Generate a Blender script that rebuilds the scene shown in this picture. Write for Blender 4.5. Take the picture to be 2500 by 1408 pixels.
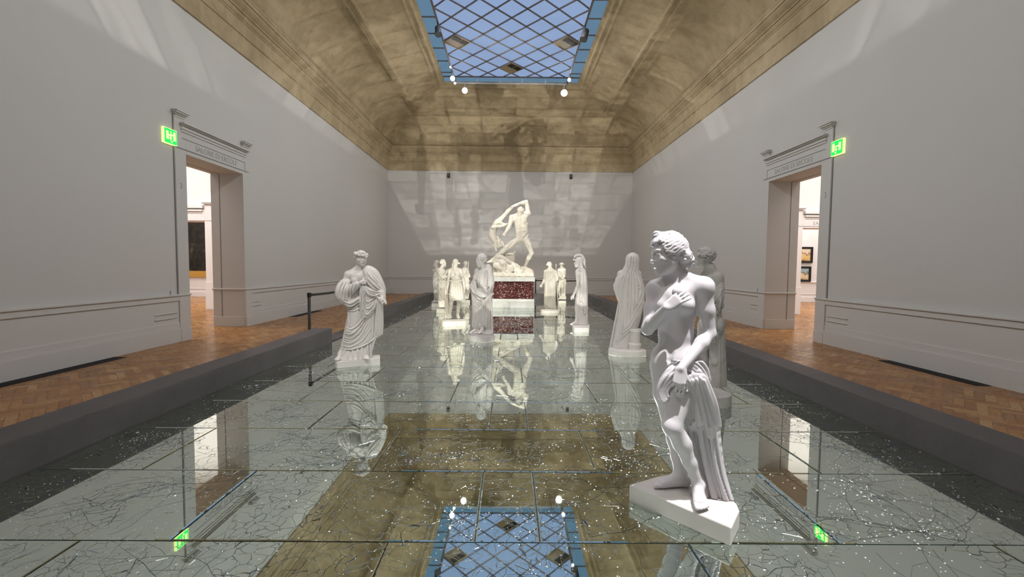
import bpy, bmesh, math, random
import numpy as np
from mathutils import Vector, Matrix, noise as mnoise

# ------------------------------------------------------------------ reset
for o in list(bpy.data.objects):
    bpy.data.objects.remove(o, do_unlink=True)
scene = bpy.context.scene
col = scene.collection
random.seed(7)
rng = np.random.default_rng(11)
R = math.radians
Q = 1.0                      # voxel size factor for the carved statues

# ------------------------------------------------------------------ camera
F_PX = 1080.0
CAM_H = 1.60
cam_data = bpy.data.cameras.new('camera')
cam_data.sensor_width = 36.0
cam_data.lens = F_PX / 2500.0 * 36.0
cam_data.clip_start = 0.05
cam_data.clip_end = 200
cam = bpy.data.objects.new('camera', cam_data)
col.objects.link(cam)
PITCH, YAW, ROLL = 2.92, 0.32, 0.50
cam.matrix_world = (Matrix.Translation((0, 0, CAM_H)) @ Matrix.Rotation(R(-YAW), 4, 'Z')
                    @ Matrix.Rotation(R(90 - PITCH), 4, 'X') @ Matrix.Rotation(R(ROLL), 4, 'Z'))
scene.camera = cam

# ------------------------------------------------------------------ view, world
vs = scene.view_settings
vs.view_transform = 'Standard'
vs.look = 'None'
vs.gamma = 1.0
vs.use_curve_mapping = False
vs.exposure = 0.0
scene.display_settings.display_device = 'sRGB'
cy = scene.cycles
cy.use_denoising = True
cy.blur_glossy = 1.2
cy.caustics_refractive = False
cy.caustics_reflective = True
cy.sample_clamp_indirect = 3.0
cy.max_bounces = 6
cy.diffuse_bounces = 3
cy.glossy_bounces = 4
cy.use_adaptive_sampling = True
cy.adaptive_threshold = 0.07
cy.adaptive_min_samples = 24
cy.light_sampling_threshold = 0.02

world = bpy.data.worlds.new('world')
scene.world = world
world.use_nodes = True
wn = world.node_tree.nodes
wn['Background'].inputs[0].default_value = (0.10, 0.14, 0.25, 1)
wn['Background'].inputs[1].default_value = 0.3

# ------------------------------------------------------------------ room size
W = 6.74                     # half width of the hall
YF = 24.67                   # far wall
YN = -5.0                    # wall behind the camera
T = 0.78                     # wall thickness at the doorways
DOOR_L = (9.30, 11.25)
DOOR_R = (9.63, 11.57)
DOOR_H = 3.84
MX = 3.66                    # half width of the mirror floor
MY0, MY1 = 0.73, 21.0
KERB_W, KERB_H = 0.36, 0.285
SKY = dict(hx=3.09, y0=-1.35, y1=21.02, z=10.1)

# ------------------------------------------------------------------ lights
def lamp(name, kind, loc, target=None, energy=100, color=(1, 1, 1), **kw):
    l = bpy.data.lights.new(name, kind)
    l.energy = energy
    l.color = color
    for k, v in kw.items():
        setattr(l, k, v)
    o = bpy.data.objects.new(name, l)
    o.location = loc
    if target is not None:
        o.rotation_euler = (Vector(target) - Vector(loc)).to_track_quat('-Z', 'Y').to_euler()
    col.objects.link(o)
    return o

WHITE = (1.0, 0.965, 0.92)
COOL = (0.93, 0.93, 1.0)
WARM = (1.0, 0.93, 0.74)

# spot lamps that hang on the skylight rails: one per group of statues, plus unseen wide floods added to brighten the walls
def spot(loc, target, energy, deg, blend=0.4, color=WHITE, radius=0.06):
    return lamp('rail_spot_and_fill_light', 'SPOT', loc, target, energy, color,
                spot_size=R(deg), spot_blend=blend, shadow_soft_size=radius)

spot((2.4, 1.2, 9.7), (1.2, 2.9, 1.0), 5600, 22, color=(1, 0.97, 0.96), radius=0.03)    # nearest statue
spot((-2.5, 0.2, 9.7), (-2.45, 7.3, 0.9), 2000, 20)                                         # woman with the wreath
spot((2.5, 0.5, 9.7), (2.4, 5.4, 1.0), 700, 20)
spot((2.4, 1.6, 9.7), (2.2, 8.1, 1.0), 700, 20)
spot((-2.5, 3.0, 9.7), (-0.6, 10.0, 1.0), 1100, 20)
spot((2.4, 4.0, 9.7), (1.85, 11.4, 1.0), 1300, 20)
spot((-2.4, 5.5, 9.7), (-1.6, 12.9, 1.0), 1800, 20, color=WARM)
spot((2.4, 8.0, 9.7), (1.45, 15.9, 1.0), 2000, 20, color=WARM)
spot((-2.4, 9.0, 9.7), (-2.4, 17.0, 1.0), 1800, 22, color=WARM)
spot((-2.4, 7.0, 9.7), (0.05, 17.2, 2.6), 1900, 22, color=(1.0, 0.93, 0.78))
spot((2.4, 8.0, 9.7), (0.05, 17.2, 2.6), 250, 24, color=(1.0, 0.93, 0.78))
spot((2.4, 12.0, 9.7), (2.3, 20.0, 1.0), 2000, 20, color=WARM)
for yy in (0.5, 6.0, 11.5, 17.0):
    for sx in (-1, 1):
        spot((sx * 2.45, yy, 9.75), (-sx * 6.7, yy + 1.2, 2.6), 600 if yy < 14 else 820, 120, 0.9, (1.0, 0.96, 0.915), 0.25)  # fill floods added to lift the walls; no such lamps are seen

for sx in (-1, 1):
    spot((sx * 2.0, 15.0, 9.75), (sx * 3.2, 24.6, 2.2), 650, 80, 0.9, (1.0, 0.965, 0.93), 0.25)  # two more floods, added only to brighten the far wall

# the rail lamps as the mirror floor throws them back up: each is the mirror image of a lamp below the floor plane and shines only
# through the mirror's own outline, broken up tile by tile and crack by crack; the floor itself does not stand in its way (end of script)
MIRRORED = []
def mirrored_lamp(x, y, energy, color, seed, way):
    """way: +1 for a lamp whose beam leans to the far wall, -1 towards the near end."""
    z = -9.7
    o = lamp('mirrored_lamp_light', 'POINT', (x, y, z), None, energy, color, shadow_soft_size=0.05)
    l = o.data
    l.use_nodes = True
    nt = l.node_tree
    em = nt.nodes['Emission']
    N = lambda t, **k: nt.nodes.new(t)
    def mth(op, a, b=None, c=None):
        n = nt.nodes.new('ShaderNodeMath')
        n.operation = op
        for i, v in enumerate((a, b, c)):
            if v is None:
                continue
            if isinstance(v, (int, float)):
                n.inputs[i].default_value = v
            else:
                nt.links.new(v, n.inputs[i])
        return n.outputs[0]
    tc = N('ShaderNodeTexCoord')
    sp = N('ShaderNodeSeparateXYZ')
    nt.links.new(tc.outputs['Normal'], sp.inputs[0])
    dx, dy, dz = (mth('MULTIPLY', sp.outputs[i], MIRROR_SIGN) for i in range(3))
    k = mth('DIVIDE', -z, mth('MAXIMUM', dz, 0.02))
    fx = mth('MULTIPLY_ADD', dx, k, x)
    fy = mth('MULTIPLY_ADD', dy, k, y)
    inside = mth('MULTIPLY', mth('LESS_THAN', mth('ABSOLUTE', fx), MX - 0.2), mth('MULTIPLY', mth('GREATER_THAN', fy, MY0), mth('LESS_THAN', fy, MY1)))
    inside = mth('MULTIPLY', inside, mth('GREATER_THAN', dz, 0.05))
    lean = N('ShaderNodeMapRange')
    lean.interpolation_type = 'SMOOTHSTEP'
    nt.links.new(mth('MULTIPLY', mth('SUBTRACT', fy, y), way), lean.inputs[0])
    lean.inputs[1].default_value, lean.inputs[2].default_value = 4.5, 8.5
    inside = mth('MULTIPLY', inside, lean.outputs[0])
    # tiles: every tile tips the light a little, so each throws back more or less of it
    row = mth('FLOOR', mth('DIVIDE', mth('SUBTRACT', fy, 2.49), 0.878))
    odd = mth('MODULO', mth('ADD', row, 40.0), 2.0)
    cellx = mth('FLOOR', mth('DIVIDE', mth('MULTIPLY_ADD', odd, 0.87, fx), 1.76))
    cv = N('ShaderNodeCombineXYZ')
    nt.links.new(row, cv.inputs[0])
    nt.links.new(cellx, cv.inputs[1])
    cv.inputs[2].default_value = seed
    wn_ = N('ShaderNodeTexWhiteNoise')
    nt.links.new(cv.outputs[0], wn_.inputs[0])
    tile = mth('MULTIPLY_ADD', wn_.outputs[0], 0.95, 0.35)
    pv = N('ShaderNodeCombineXYZ')
    nt.links.new(fx, pv.inputs[0])
    nt.links.new(fy, pv.inputs[1])
    nt.links.new(mth('MULTIPLY_ADD', wn_.outputs[0], 9.0, seed * 3.1), pv.inputs[2])
    nz = N('ShaderNodeTexNoise')
    nz.inputs['Scale'].default_value = 1.3
    nz.inputs['Detail'].default_value = 2.0
    nz.inputs['Distortion'].default_value = 1.0
    nt.links.new(pv.outputs[0], nz.inputs['Vector'])
    vo = N('ShaderNodeTexVoronoi')
    vo.feature = 'DISTANCE_TO_EDGE'
    vo.inputs['Scale'].default_value = 0.85
    ad = N('ShaderNodeVectorMath')
    ad.operation = 'ADD'
    nt.links.new(pv.outputs[0], ad.inputs[0])
    sc_ = N('ShaderNodeVectorMath')
    sc_.operation = 'SCALE'
    sc_.inputs['Scale'].default_value = 0.6
    nt.links.new(nz.outputs[1], sc_.inputs[0])
    nt.links.new(sc_.outputs[0], ad.inputs[1])
    nt.links.new(ad.outputs[0], vo.inputs['Vector'])
    mr = N('ShaderNodeMapRange')
    nt.links.new(vo.outputs[0], mr.inputs[0])
    mr.inputs[1].default_value, mr.inputs[2].default_value, mr.inputs[3].default_value, mr.inputs[4].default_value = 0.0, 0.022, 0.35, 1.0
    mr2 = N('ShaderNodeMapRange')
    nt.links.new(nz.outputs[0], mr2.inputs[0])
    mr2.inputs[1].default_value, mr2.inputs[2].default_value, mr2.inputs[3].default_value, mr2.inputs[4].default_value = 0.46, 0.54, 0.62, 1.20
    fr = mth('FRACT', mth('DIVIDE', mth('SUBTRACT', fy, 2.49), 0.878))
    joint = mth('GREATER_THAN', mth('MINIMUM', fr, mth('SUBTRACT', 1.0, fr)), 0.040)
    gx = mth('FRACT', mth('DIVIDE', mth('MULTIPLY_ADD', odd, 0.87, fx), 1.76))
    joint = mth('MULTIPLY', joint, mth('GREATER_THAN', mth('MINIMUM', gx, mth('SUBTRACT', 1.0, gx)), 0.020))
    joint = mth('MULTIPLY_ADD', joint, 0.75, 0.25)
    f = mth('MULTIPLY', mth('MULTIPLY', tile, inside), mth('MULTIPLY', mth('MULTIPLY', mr.outputs[0], mr2.outputs[0]), joint))
    nt.links.new(f, em.inputs['Strength'])
    MIRRORED.append(o)
MIRROR_SIGN = 1.0
mirrored_lamp(1.6, 1.5, 5600, (1.0, 0.97, 0.90), 1.0, 1.0)
mirrored_lamp(-2.0, 2.5, 5600, (1.0, 0.96, 0.88), 2.0, 1.0)
mirrored_lamp(-2.1, 20.3, 7000, (1.0, 0.97, 0.92), 3.0, -1.0)
mirrored_lamp(2.44, 20.3, 7000, (1.0, 0.97, 0.92), 4.0, -1.0)

# ------------------------------------------------------------------ materials
def mat(name):
    m = bpy.data.materials.new(name)
    m.use_nodes = True
    nt = m.node_tree
    b = nt.nodes['Principled BSDF']
    return m, nt, b

def nd(nt, typ, ins=None, **props):
    n = nt.nodes.new(typ)
    for k, v in props.items():
        setattr(n, k, v)
    for k, v in (ins or {}).items():
        if hasattr(v, 'is_linked') or isinstance(v, bpy.types.NodeSocket):
            nt.links.new(v, n.inputs[k])
        else:
            n.inputs[k].default_value = v
    return n

def ramp(nt, fac, stops):
    n = nt.nodes.new('ShaderNodeValToRGB')
    nt.links.new(fac, n.inputs[0])
    e = n.color_ramp.elements
    while len(e) < len(stops):
        e.new(0.5)
    for el, (p, c) in zip(e, stops):
        el.position = p
        el.color = (*c, 1) if len(c) == 3 else c
    return n.outputs[0]

def mapr(nt, v, a, b, c=0.0, d=1.0):
    return nd(nt, 'ShaderNodeMapRange', {0: v, 1: a, 2: b, 3: c, 4: d}).outputs[0]

def math_(nt, op, a, b=None):
    n = nt.nodes.new('ShaderNodeMath')
    n.operation = op
    for i, v in enumerate((a, b)):
        if v is None:
            continue
        if isinstance(v, (int, float)):
            n.inputs[i].default_value = v
        else:
            nt.links.new(v, n.inputs[i])
    return n.outputs[0]

def mixc(nt, fac, a, b, mode='MIX'):
    n = nt.nodes.new('ShaderNodeMix')
    n.data_type = 'RGBA'
    n.blend_type = mode
    for sock, v in ((n.inputs[0], fac), (n.inputs[6], a), (n.inputs[7], b)):
        if isinstance(v, (int, float)):
            sock.default_value = v
        elif isinstance(v, (tuple, list)):
            sock.default_value = (*v, 1)[:4]
        else:
            nt.links.new(v, sock)
    return n.outputs[2]

def pos(nt):
    return nd(nt, 'ShaderNodeNewGeometry').outputs['Position']

def objco(nt):
    return nd(nt, 'ShaderNodeTexCoord').outputs['Object']

def noise_(nt, vec, scale, detail=4, rough=0.55, dist=0.0):
    return nd(nt, 'ShaderNodeTexNoise', {'Vector': vec, 'Scale': scale, 'Detail': detail, 'Roughness': rough, 'Distortion': dist}).outputs[0]

def bump(nt, b, h, strength=0.2, dist=0.01):
    n = nd(nt, 'ShaderNodeBump', {'Strength': strength, 'Distance': dist, 'Height': h})
    nt.links.new(n.outputs[0], b.inputs['Normal'])

def plain(name, c, rough=0.6, metal=0.0, emit=None, es=0.0, grain=0.0):
    m, nt, b = mat(name)
    b.inputs['Base Color'].default_value = (*c, 1)
    b.inputs['Roughness'].default_value = rough
    b.inputs['Metallic'].default_value = metal
    if emit:
        b.inputs['Emission Color'].default_value = (*emit, 1)
        b.inputs['Emission Strength'].default_value = es
    else:
        n = noise_(nt, objco(nt), 9.0)
        g = grain or 0.06
        lo = tuple(v * (1 - g) for v in c)
        hi = tuple(min(1, v * (1 + g)) for v in c)
        nt.links.new(mixc(nt, n, lo, hi), b.inputs['Base Color'])
    return m

def wall_paint():
    m, nt, b = mat('wall_paint')
    p = pos(nt)
    n = noise_(nt, p, 0.5, 3)
    f = noise_(nt, p, 60, 3)
    c = mixc(nt, n, (0.560, 0.552, 0.535), (0.600, 0.592, 0.572))
    nt.links.new(c, b.inputs['Base Color'])
    b.inputs['Roughness'].default_value = 0.75
    bump(nt, b, f, 0.08, 0.003)
    return m

def plaster():
    m, nt, b = mat('aged_vault_plaster')
    p = pos(nt)
    n1 = noise_(nt, p, 0.55, 6, 0.62, 0.6)
    n2 = noise_(nt, p, 3.2, 6, 0.65, 0.3)
    n3 = noise_(nt, nd(nt, 'ShaderNodeMapping', {'Vector': p, 'Scale': (3.0, 3.0, 0.6)}).outputs[0], 1.3, 5, 0.7)
    c = ramp(nt, n1, [(0.30, (0.34, 0.268, 0.158)), (0.52, (0.46, 0.370, 0.230)), (0.72, (0.58, 0.478, 0.312))])
    c = mixc(nt, mapr(nt, n2, 0.45, 0.75, 0, 0.55), c, (0.27, 0.205, 0.125))
    c = mixc(nt, mapr(nt, n3, 0.5, 0.8, 0, 0.45), c, (0.53, 0.445, 0.30))
    nt.links.new(c, b.inputs['Base Color'])
    b.inputs['Roughness'].default_value = 0.85
    bump(nt, b, noise_(nt, p, 18, 6, 0.7), 0.25, 0.01)
    return m

def marble(name, tone, dirt, dirtc, rough=0.42):
    m, nt, b = mat(name)
    p = objco(nt)
    n1 = noise_(nt, p, 3.0, 6, 0.6, 0.4)
    n2 = noise_(nt, p, 14.0, 5, 0.7)
    c = mixc(nt, mapr(nt, n1, 0.40, 0.75, 0, dirt), tone, dirtc)
    c = mixc(nt, mapr(nt, n2, 0.55, 0.85, 0, dirt * 0.7), c, dirtc)
    nt.links.new(c, b.inputs['Base Color'])
    b.inputs['Roughness'].default_value = rough
    bump(nt, b, noise_(nt, p, 90, 4), 0.06, 0.002)
    return m

def red_stone():
    m, nt, b = mat('red_breccia')
    p = objco(nt)
    wv = nd(nt, 'ShaderNodeTexNoise', {'Vector': p, 'Scale': 7.0, 'Detail': 3.0}).outputs[1]
    sc_ = nd(nt, 'ShaderNodeVectorMath', {0: wv, 'Scale': 0.10}, operation='SCALE').outputs[0]
    q = nd(nt, 'ShaderNodeVectorMath', {0: p, 1: sc_}, operation='ADD').outputs[0]
    v = nd(nt, 'ShaderNodeTexVoronoi', {'Vector': q, 'Scale': 36.0})
    cell = nd(nt, 'ShaderNodeSeparateColor', {0: v.outputs['Color']}).outputs[0]
    c = ramp(nt, cell, [(0.0, (0.020, 0.006, 0.007)), (0.45, (0.060, 0.015, 0.015)), (0.75, (0.125, 0.034, 0.032)), (0.90, (0.19, 0.085, 0.078)), (0.965, (0.50, 0.39, 0.36))])
    c = mixc(nt, mapr(nt, noise_(nt, p, 40, 4, 0.7), 0.5, 0.75, 0, 0.5), c, (0.10, 0.03, 0.03))
    nt.links.new(c, b.inputs['Base Color'])
    b.inputs['Roughness'].default_value = 0.18
    return m

def kerb_stone():
    m, nt, b = mat('grey_kerb_stone')
    p = pos(nt)
    n1 = noise_(nt, p, 1.6, 5, 0.6, 0.3)
    n2 = noise_(nt, p, 14, 5, 0.7)
    c = ramp(nt, n1, [(0.3, (0.078, 0.069, 0.070)), (0.7, (0.108, 0.096, 0.098))])
    c = mixc(nt, mapr(nt, n2, 0.5, 0.8, 0, 0.35), c, (0.15, 0.136, 0.136))
    nt.links.new(c, b.inputs['Base Color'])
    b.inputs['Roughness'].default_value = 0.55
    bump(nt, b, n2, 0.1, 0.004)
    return m

def parquet():
    m, nt, b = mat('oak_parquet')
    a = nd(nt, 'ShaderNodeAttribute', attribute_name='plank')
    sep = nd(nt, 'ShaderNodeSeparateColor', {0: a.outputs['Color']})
    p = pos(nt)
    c = ramp(nt, sep.outputs[0], [(0.0, (0.27, 0.115, 0.031)), (0.45, (0.36, 0.162, 0.044)), (0.85, (0.43, 0.21, 0.063)), (1.0, (0.49, 0.28, 0.11))])
    g = noise_(nt, nd(nt, 'ShaderNodeMapping', {'Vector': p, 'Scale': (30, 30, 1)}).outputs[0], 2.0, 5, 0.6, 0.5)
    c = mixc(nt, mapr(nt, g, 0.35, 0.75, 0, 0.35), c, (0.19, 0.083, 0.022))
    nt.links.new(c, b.inputs['Base Color'])
    b.inputs['Roughness'].default_value = 0.27
    rr = mapr(nt, noise_(nt, p, 5, 4), 0.3, 0.7, 0.20, 0.36)
    nt.links.new(rr, b.inputs['Roughness'])
    b.inputs['Specular IOR Level'].default_value = 0.22
    bump(nt, b, g, 0.06, 0.002)
    return m

def mirror_mat():
    m, nt, b = mat('cracked_mirror')
    p = pos(nt)
    b.inputs['Metallic'].default_value = 1.0
    # hairline cracks: warped cells, thinned out by a large mask
    wv = nd(nt, 'ShaderNodeTexNoise', {'Vector': p, 'Scale': 2.2, 'Detail': 3.0})
    warp = nd(nt, 'ShaderNodeVectorMath', {0: wv.outputs[1], 1: (0.5, 0.5, 0.5)}, operation='SUBTRACT').outputs[0]
    warp = nd(nt, 'ShaderNodeVectorMath', {0: warp, 'Scale': 0.35}, operation='SCALE').outputs[0]
    q = nd(nt, 'ShaderNodeVectorMath', {0: p, 1: warp}, operation='ADD').outputs[0]
    q = nd(nt, 'ShaderNodeMapping', {'Vector': q, 'Scale': (1.0, 1.0, 0.0)}).outputs[0]
    big = mapr(nt, nd(nt, 'ShaderNodeTexVoronoi', {'Vector': q, 'Scale': 3.3}, feature='DISTANCE_TO_EDGE').outputs[0], 0.0015, 0.005, 1, 0)
    sm = mapr(nt, nd(nt, 'ShaderNodeTexVoronoi', {'Vector': q, 'Scale': 13.0}, feature='DISTANCE_TO_EDGE').outputs[0], 0.006, 0.022, 1, 0)
    mk = mapr(nt, noise_(nt, p, 1.05, 3, 0.6), 0.45, 0.55)
    mk2 = mapr(nt, noise_(nt, p, 2.1, 3, 0.6), 0.52, 0.58)
    cr = math_(nt, 'MAXIMUM', math_(nt, 'MULTIPLY', big, mk2), math_(nt, 'MULTIPLY', math_(nt, 'MULTIPLY', sm, mk), 0.85))
    c = mixc(nt, cr, (0.685, 0.775, 0.715), (0.10, 0.125, 0.115))
    nt.links.new(c, b.inputs['Base Color'])
    b.inputs['Roughness'].default_value = 0.015
    bump(nt, b, cr, 0.5, 0.004)
    return m

M = {}
M['wall'] = wall_paint()
M['trim'] = plain('wall_trim_paint', (0.60, 0.592, 0.575), 0.6, grain=0.02)
M['white'] = plain('white_room_paint', (0.80, 0.77, 0.76), 0.7, grain=0.02)
M['plaster'] = plaster()
M['kerb'] = kerb_stone()
M['parquet'] = parquet()
M['gap'] = plain('parquet_gap', (0.06, 0.03, 0.015), 0.6)
M['mirror'] = mirror_mat()
M['edge'] = plain('mirror_edge', (0.02, 0.03, 0.027), 0.3)
M['black'] = plain('black_plastic', (0.012, 0.012, 0.013), 0.45)
M['grille'] = plain('black_grille', (0.010, 0.009, 0.009), 0.6)
M['steel'] = plain('brushed_dark_steel', (0.16, 0.155, 0.15), 0.35, 0.9)
M['bar'] = plain('skylight_bar', (0.17, 0.145, 0.13), 0.5)
M['vent'] = plain('brass_vent_frame', (0.30, 0.24, 0.155), 0.5)
M['letter'] = plain('grey_lettering', (0.40, 0.395, 0.39), 0.6)
M['line'] = plain('recess_shade_paint', (0.22, 0.215, 0.22), 0.7)  # dark colour stands in for the shade of recessed lines
M['marble'] = marble('white_marble', (0.80, 0.765, 0.735), 0.35, (0.60, 0.54, 0.50))
M['marble_cool'] = marble('bluish_white_marble', (0.775, 0.750, 0.785), 0.30, (0.62, 0.57, 0.60))
M['marble_cream'] = marble('cream_marble', (0.82, 0.775, 0.69), 0.30, (0.66, 0.58, 0.47))
M['marble_grey'] = marble('weathered_grey_marble', (0.52, 0.495, 0.475), 0.75, (0.24, 0.225, 0.215), 0.6)
M['slab'] = marble('pale_veined_slab', (0.72, 0.73, 0.71), 0.45, (0.42, 0.44, 0.43), 0.25)
M['red'] = red_stone()

def sky_glass(name, c, s):
    m, nt, b = mat(name)
    p = pos(nt)
    n = noise_(nt, p, 0.7, 2, 0.5)
    cc = mixc(nt, n, tuple(v * 0.88 for v in c), tuple(v * 1.12 for v in c))
    b.inputs['Base Color'].default_value = (0.05, 0.065, 0.09, 1)
    b.inputs['Roughness'].default_value = 0.5
    b.inputs['Specular IOR Level'].default_value = 0.0
    nt.links.new(cc, b.inputs['Emission Color'])
    b.inputs['Emission Strength'].default_value = s
    return m
M['sky_pane'] = sky_glass('dusk_lit_glass', (0.25, 0.345, 0.555), 1.0)
M['sky_pane_edge'] = sky_glass('dusk_lit_edge_glass', (0.10, 0.19, 0.29), 1.0)
M['lens'] = plain('lit_lamp_lens', (1, 1, 1), 0.3, emit=(1.0, 0.95, 0.92), es=60.0)
M['lens_small'] = plain('lit_small_lens', (1, 1, 1), 0.3, emit=(0.95, 0.96, 1.0), es=25.0)
M['exit_green'] = plain('lit_green_sign', (0.0, 0.3, 0.08), 0.4, emit=(0.005, 0.86, 0.10), es=1.0)
M['exit_mark'] = plain('lit_pale_sign_mark', (0.6, 0.7, 0.3), 0.4, emit=(0.80, 0.95, 0.36), es=1.0)

# ------------------------------------------------------------------ mesh helpers
class MB:
    """Collects faces, then links them as ONE mesh object."""
    def __init__(self):
        self.v, self.f, self.mi = [], [], []
    def add(self, verts, faces, mi=0):
        k = len(self.v)
        self.v.extend([tuple(v) for v in verts])
        self.f.extend([tuple(i + k for i in f) for f in faces])
        self.mi.extend([mi] * len(faces))
        return self
    def quad(self, a, b, c, d, mi=0):
        return self.add([a, b, c, d], [(0, 1, 2, 3)], mi)
    def box(self, lo, hi, mi=0):
        x0, y0, z0 = lo
        x1, y1, z1 = hi
        return self.add([(x0, y0, z0), (x1, y0, z0), (x1, y1, z0), (x0, y1, z0), (x0, y0, z1), (x1, y0, z1), (x1, y1, z1), (x0, y1, z1)],
                        [(0, 3, 2, 1), (4, 5, 6, 7), (0, 1, 5, 4), (1, 2, 6, 5), (2, 3, 7, 6), (3, 0, 4, 7)], mi)
    def bar(self, a, b, w, h, up=(0, 0, 1), mi=0):
        a, b, up = Vector(a), Vector(b), Vector(up)
        d = (b - a).normalized()
        s = d.cross(up).normalized() * (w / 2)
        u = s.cross(d).normalized() * (h / 2)
        vs_ = [a - s - u, a + s - u, a + s + u, a - s + u, b - s - u, b + s - u, b + s + u, b - s + u]
        return self.add(vs_, [(0, 3, 2, 1), (4, 5, 6, 7), (0, 1, 5, 4), (1, 2, 6, 5), (2, 3, 7, 6), (3, 0, 4, 7)], mi)
    def rod(self, a, b, ra, rb=None, n=16, mi=0, caps=True):
        rb = ra if rb is None else rb
        a, b = Vector(a), Vector(b)
        d = (b - a).normalized()
        t = Vector((1, 0, 0)) if abs(d.x) < 0.9 else Vector((0, 1, 0))
        s = d.cross(t).normalized()
        u = d.cross(s)
        vs_ = []
        for c, r in ((a, ra), (b, rb)):
            for i in range(n):
                an = 2 * math.pi * i / n
                vs_.append(c + (s * math.cos(an) + u * math.sin(an)) * r)
        fs = [(i, (i + 1) % n, n + (i + 1) % n, n + i) for i in range(n)]
        if caps:
            fs += [tuple(range(n - 1, -1, -1)), tuple(range(n, 2 * n))]
        return self.add(vs_, fs, mi)
    def lathe(self, prof, n=24, c=(0, 0, 0), mi=0):
        vs_ = []
        for r, z in prof:
            for i in range(n):
                an = 2 * math.pi * i / n
                vs_.append((c[0] + r * math.cos(an), c[1] + r * math.sin(an), c[2] + z))
        fs = []
        for j in range(len(prof) - 1):
            for i in range(n):
                fs.append((j * n + i, j * n + (i + 1) % n, (j + 1) * n + (i + 1) % n, (j + 1) * n + i))
        fs.append(tuple(range(n - 1, -1, -1)))
        fs.append(tuple((len(prof) - 1) * n + i for i in range(n)))
        return self.add(vs_, fs, mi)
    def prism(self, poly, z0, z1, mi=0):
        n = len(poly)
        vs_ = [(x, y, z0) for x, y in poly] + [(x, y, z1) for x, y in poly]
        fs = [(i, (i + 1) % n, n + (i + 1) % n, n + i) for i in range(n)]
        fs += [tuple(range(n - 1, -1, -1)), tuple(range(n, 2 * n))]
        return self.add(vs_, fs, mi)
    def build(self, name, mats, parent=None, smooth=False, loc=None, bevel=0.0, fixn=True):
        me = bpy.data.meshes.new(name)
        me.from_pydata(self.v, [], self.f)
        mats = mats if isinstance(mats, (list, tuple)) else [mats]
        for m in mats:
            me.materials.append(m)
        if len(mats) > 1:
            me.polygons.foreach_set('material_index', self.mi)
        if smooth:
            me.polygons.foreach_set('use_smooth', [True] * len(me.polygons))
        if fixn:
            bm = bmesh.new()
            bm.from_mesh(me)
            bmesh.ops.recalc_face_normals(bm, faces=bm.faces)
            bm.to_mesh(me)
            bm.free()
        me.update()
        o = bpy.data.objects.new(name, me)
        col.objects.link(o)
        if loc is not None:
            o.location = loc
        if parent is not None:
            o.parent = parent
        if bevel:
            bv = o.modifiers.new('bevel', 'BEVEL')
            bv.width = bevel
            bv.segments = 2
            bv.limit_method = 'ANGLE'
        return o

def empty(name, loc=(0, 0, 0), rz=0.0):
    o = bpy.data.objects.new(name, None)
    o.empty_display_size = 0.2
    o.location = loc
    o.rotation_euler = (0, 0, rz)
    col.objects.link(o)
    return o

def tag(o, label=None, cat=None, group=None, kind=None):
    if label: o['label'] = label
    if cat: o['category'] = cat
    if group: o['group'] = group
    if kind: o['kind'] = kind
    return o

def struct(o, label=None):
    return tag(o, label=label, kind='structure')

def copy_tree(o, parent=None):
    c = o.copy()
    col.objects.link(c)
    if parent is not None:
        c.parent = parent
    for ch in list(o.children):
        copy_tree(ch, c)
    return c

def text_mesh(body, size, name, m, parent=None, extrude=0.002, spacing=1.0, font_cond=1.0):
    cu = bpy.data.curves.new(name, 'FONT')
    cu.body = body
    cu.size = size
    cu.extrude = extrude
    cu.align_x = 'CENTER'
    cu.align_y = 'CENTER'
    cu.space_character = spacing
    tmp = bpy.data.objects.new(name, cu)
    col.objects.link(tmp)
    dg = bpy.context.evaluated_depsgraph_get()
    me = bpy.data.meshes.new_from_object(tmp.evaluated_get(dg))
    bpy.data.objects.remove(tmp, do_unlink=True)
    o = bpy.data.objects.new(name, me)
    me.materials.clear()
    me.materials.append(m)
    col.objects.link(o)
    if parent is not None:
        o.parent = parent
    return o

# ------------------------------------------------------------------ floor
def rot45(x, y):
    k = math.sqrt(0.5)
    return (x - y) * k, (x + y) * k

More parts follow.
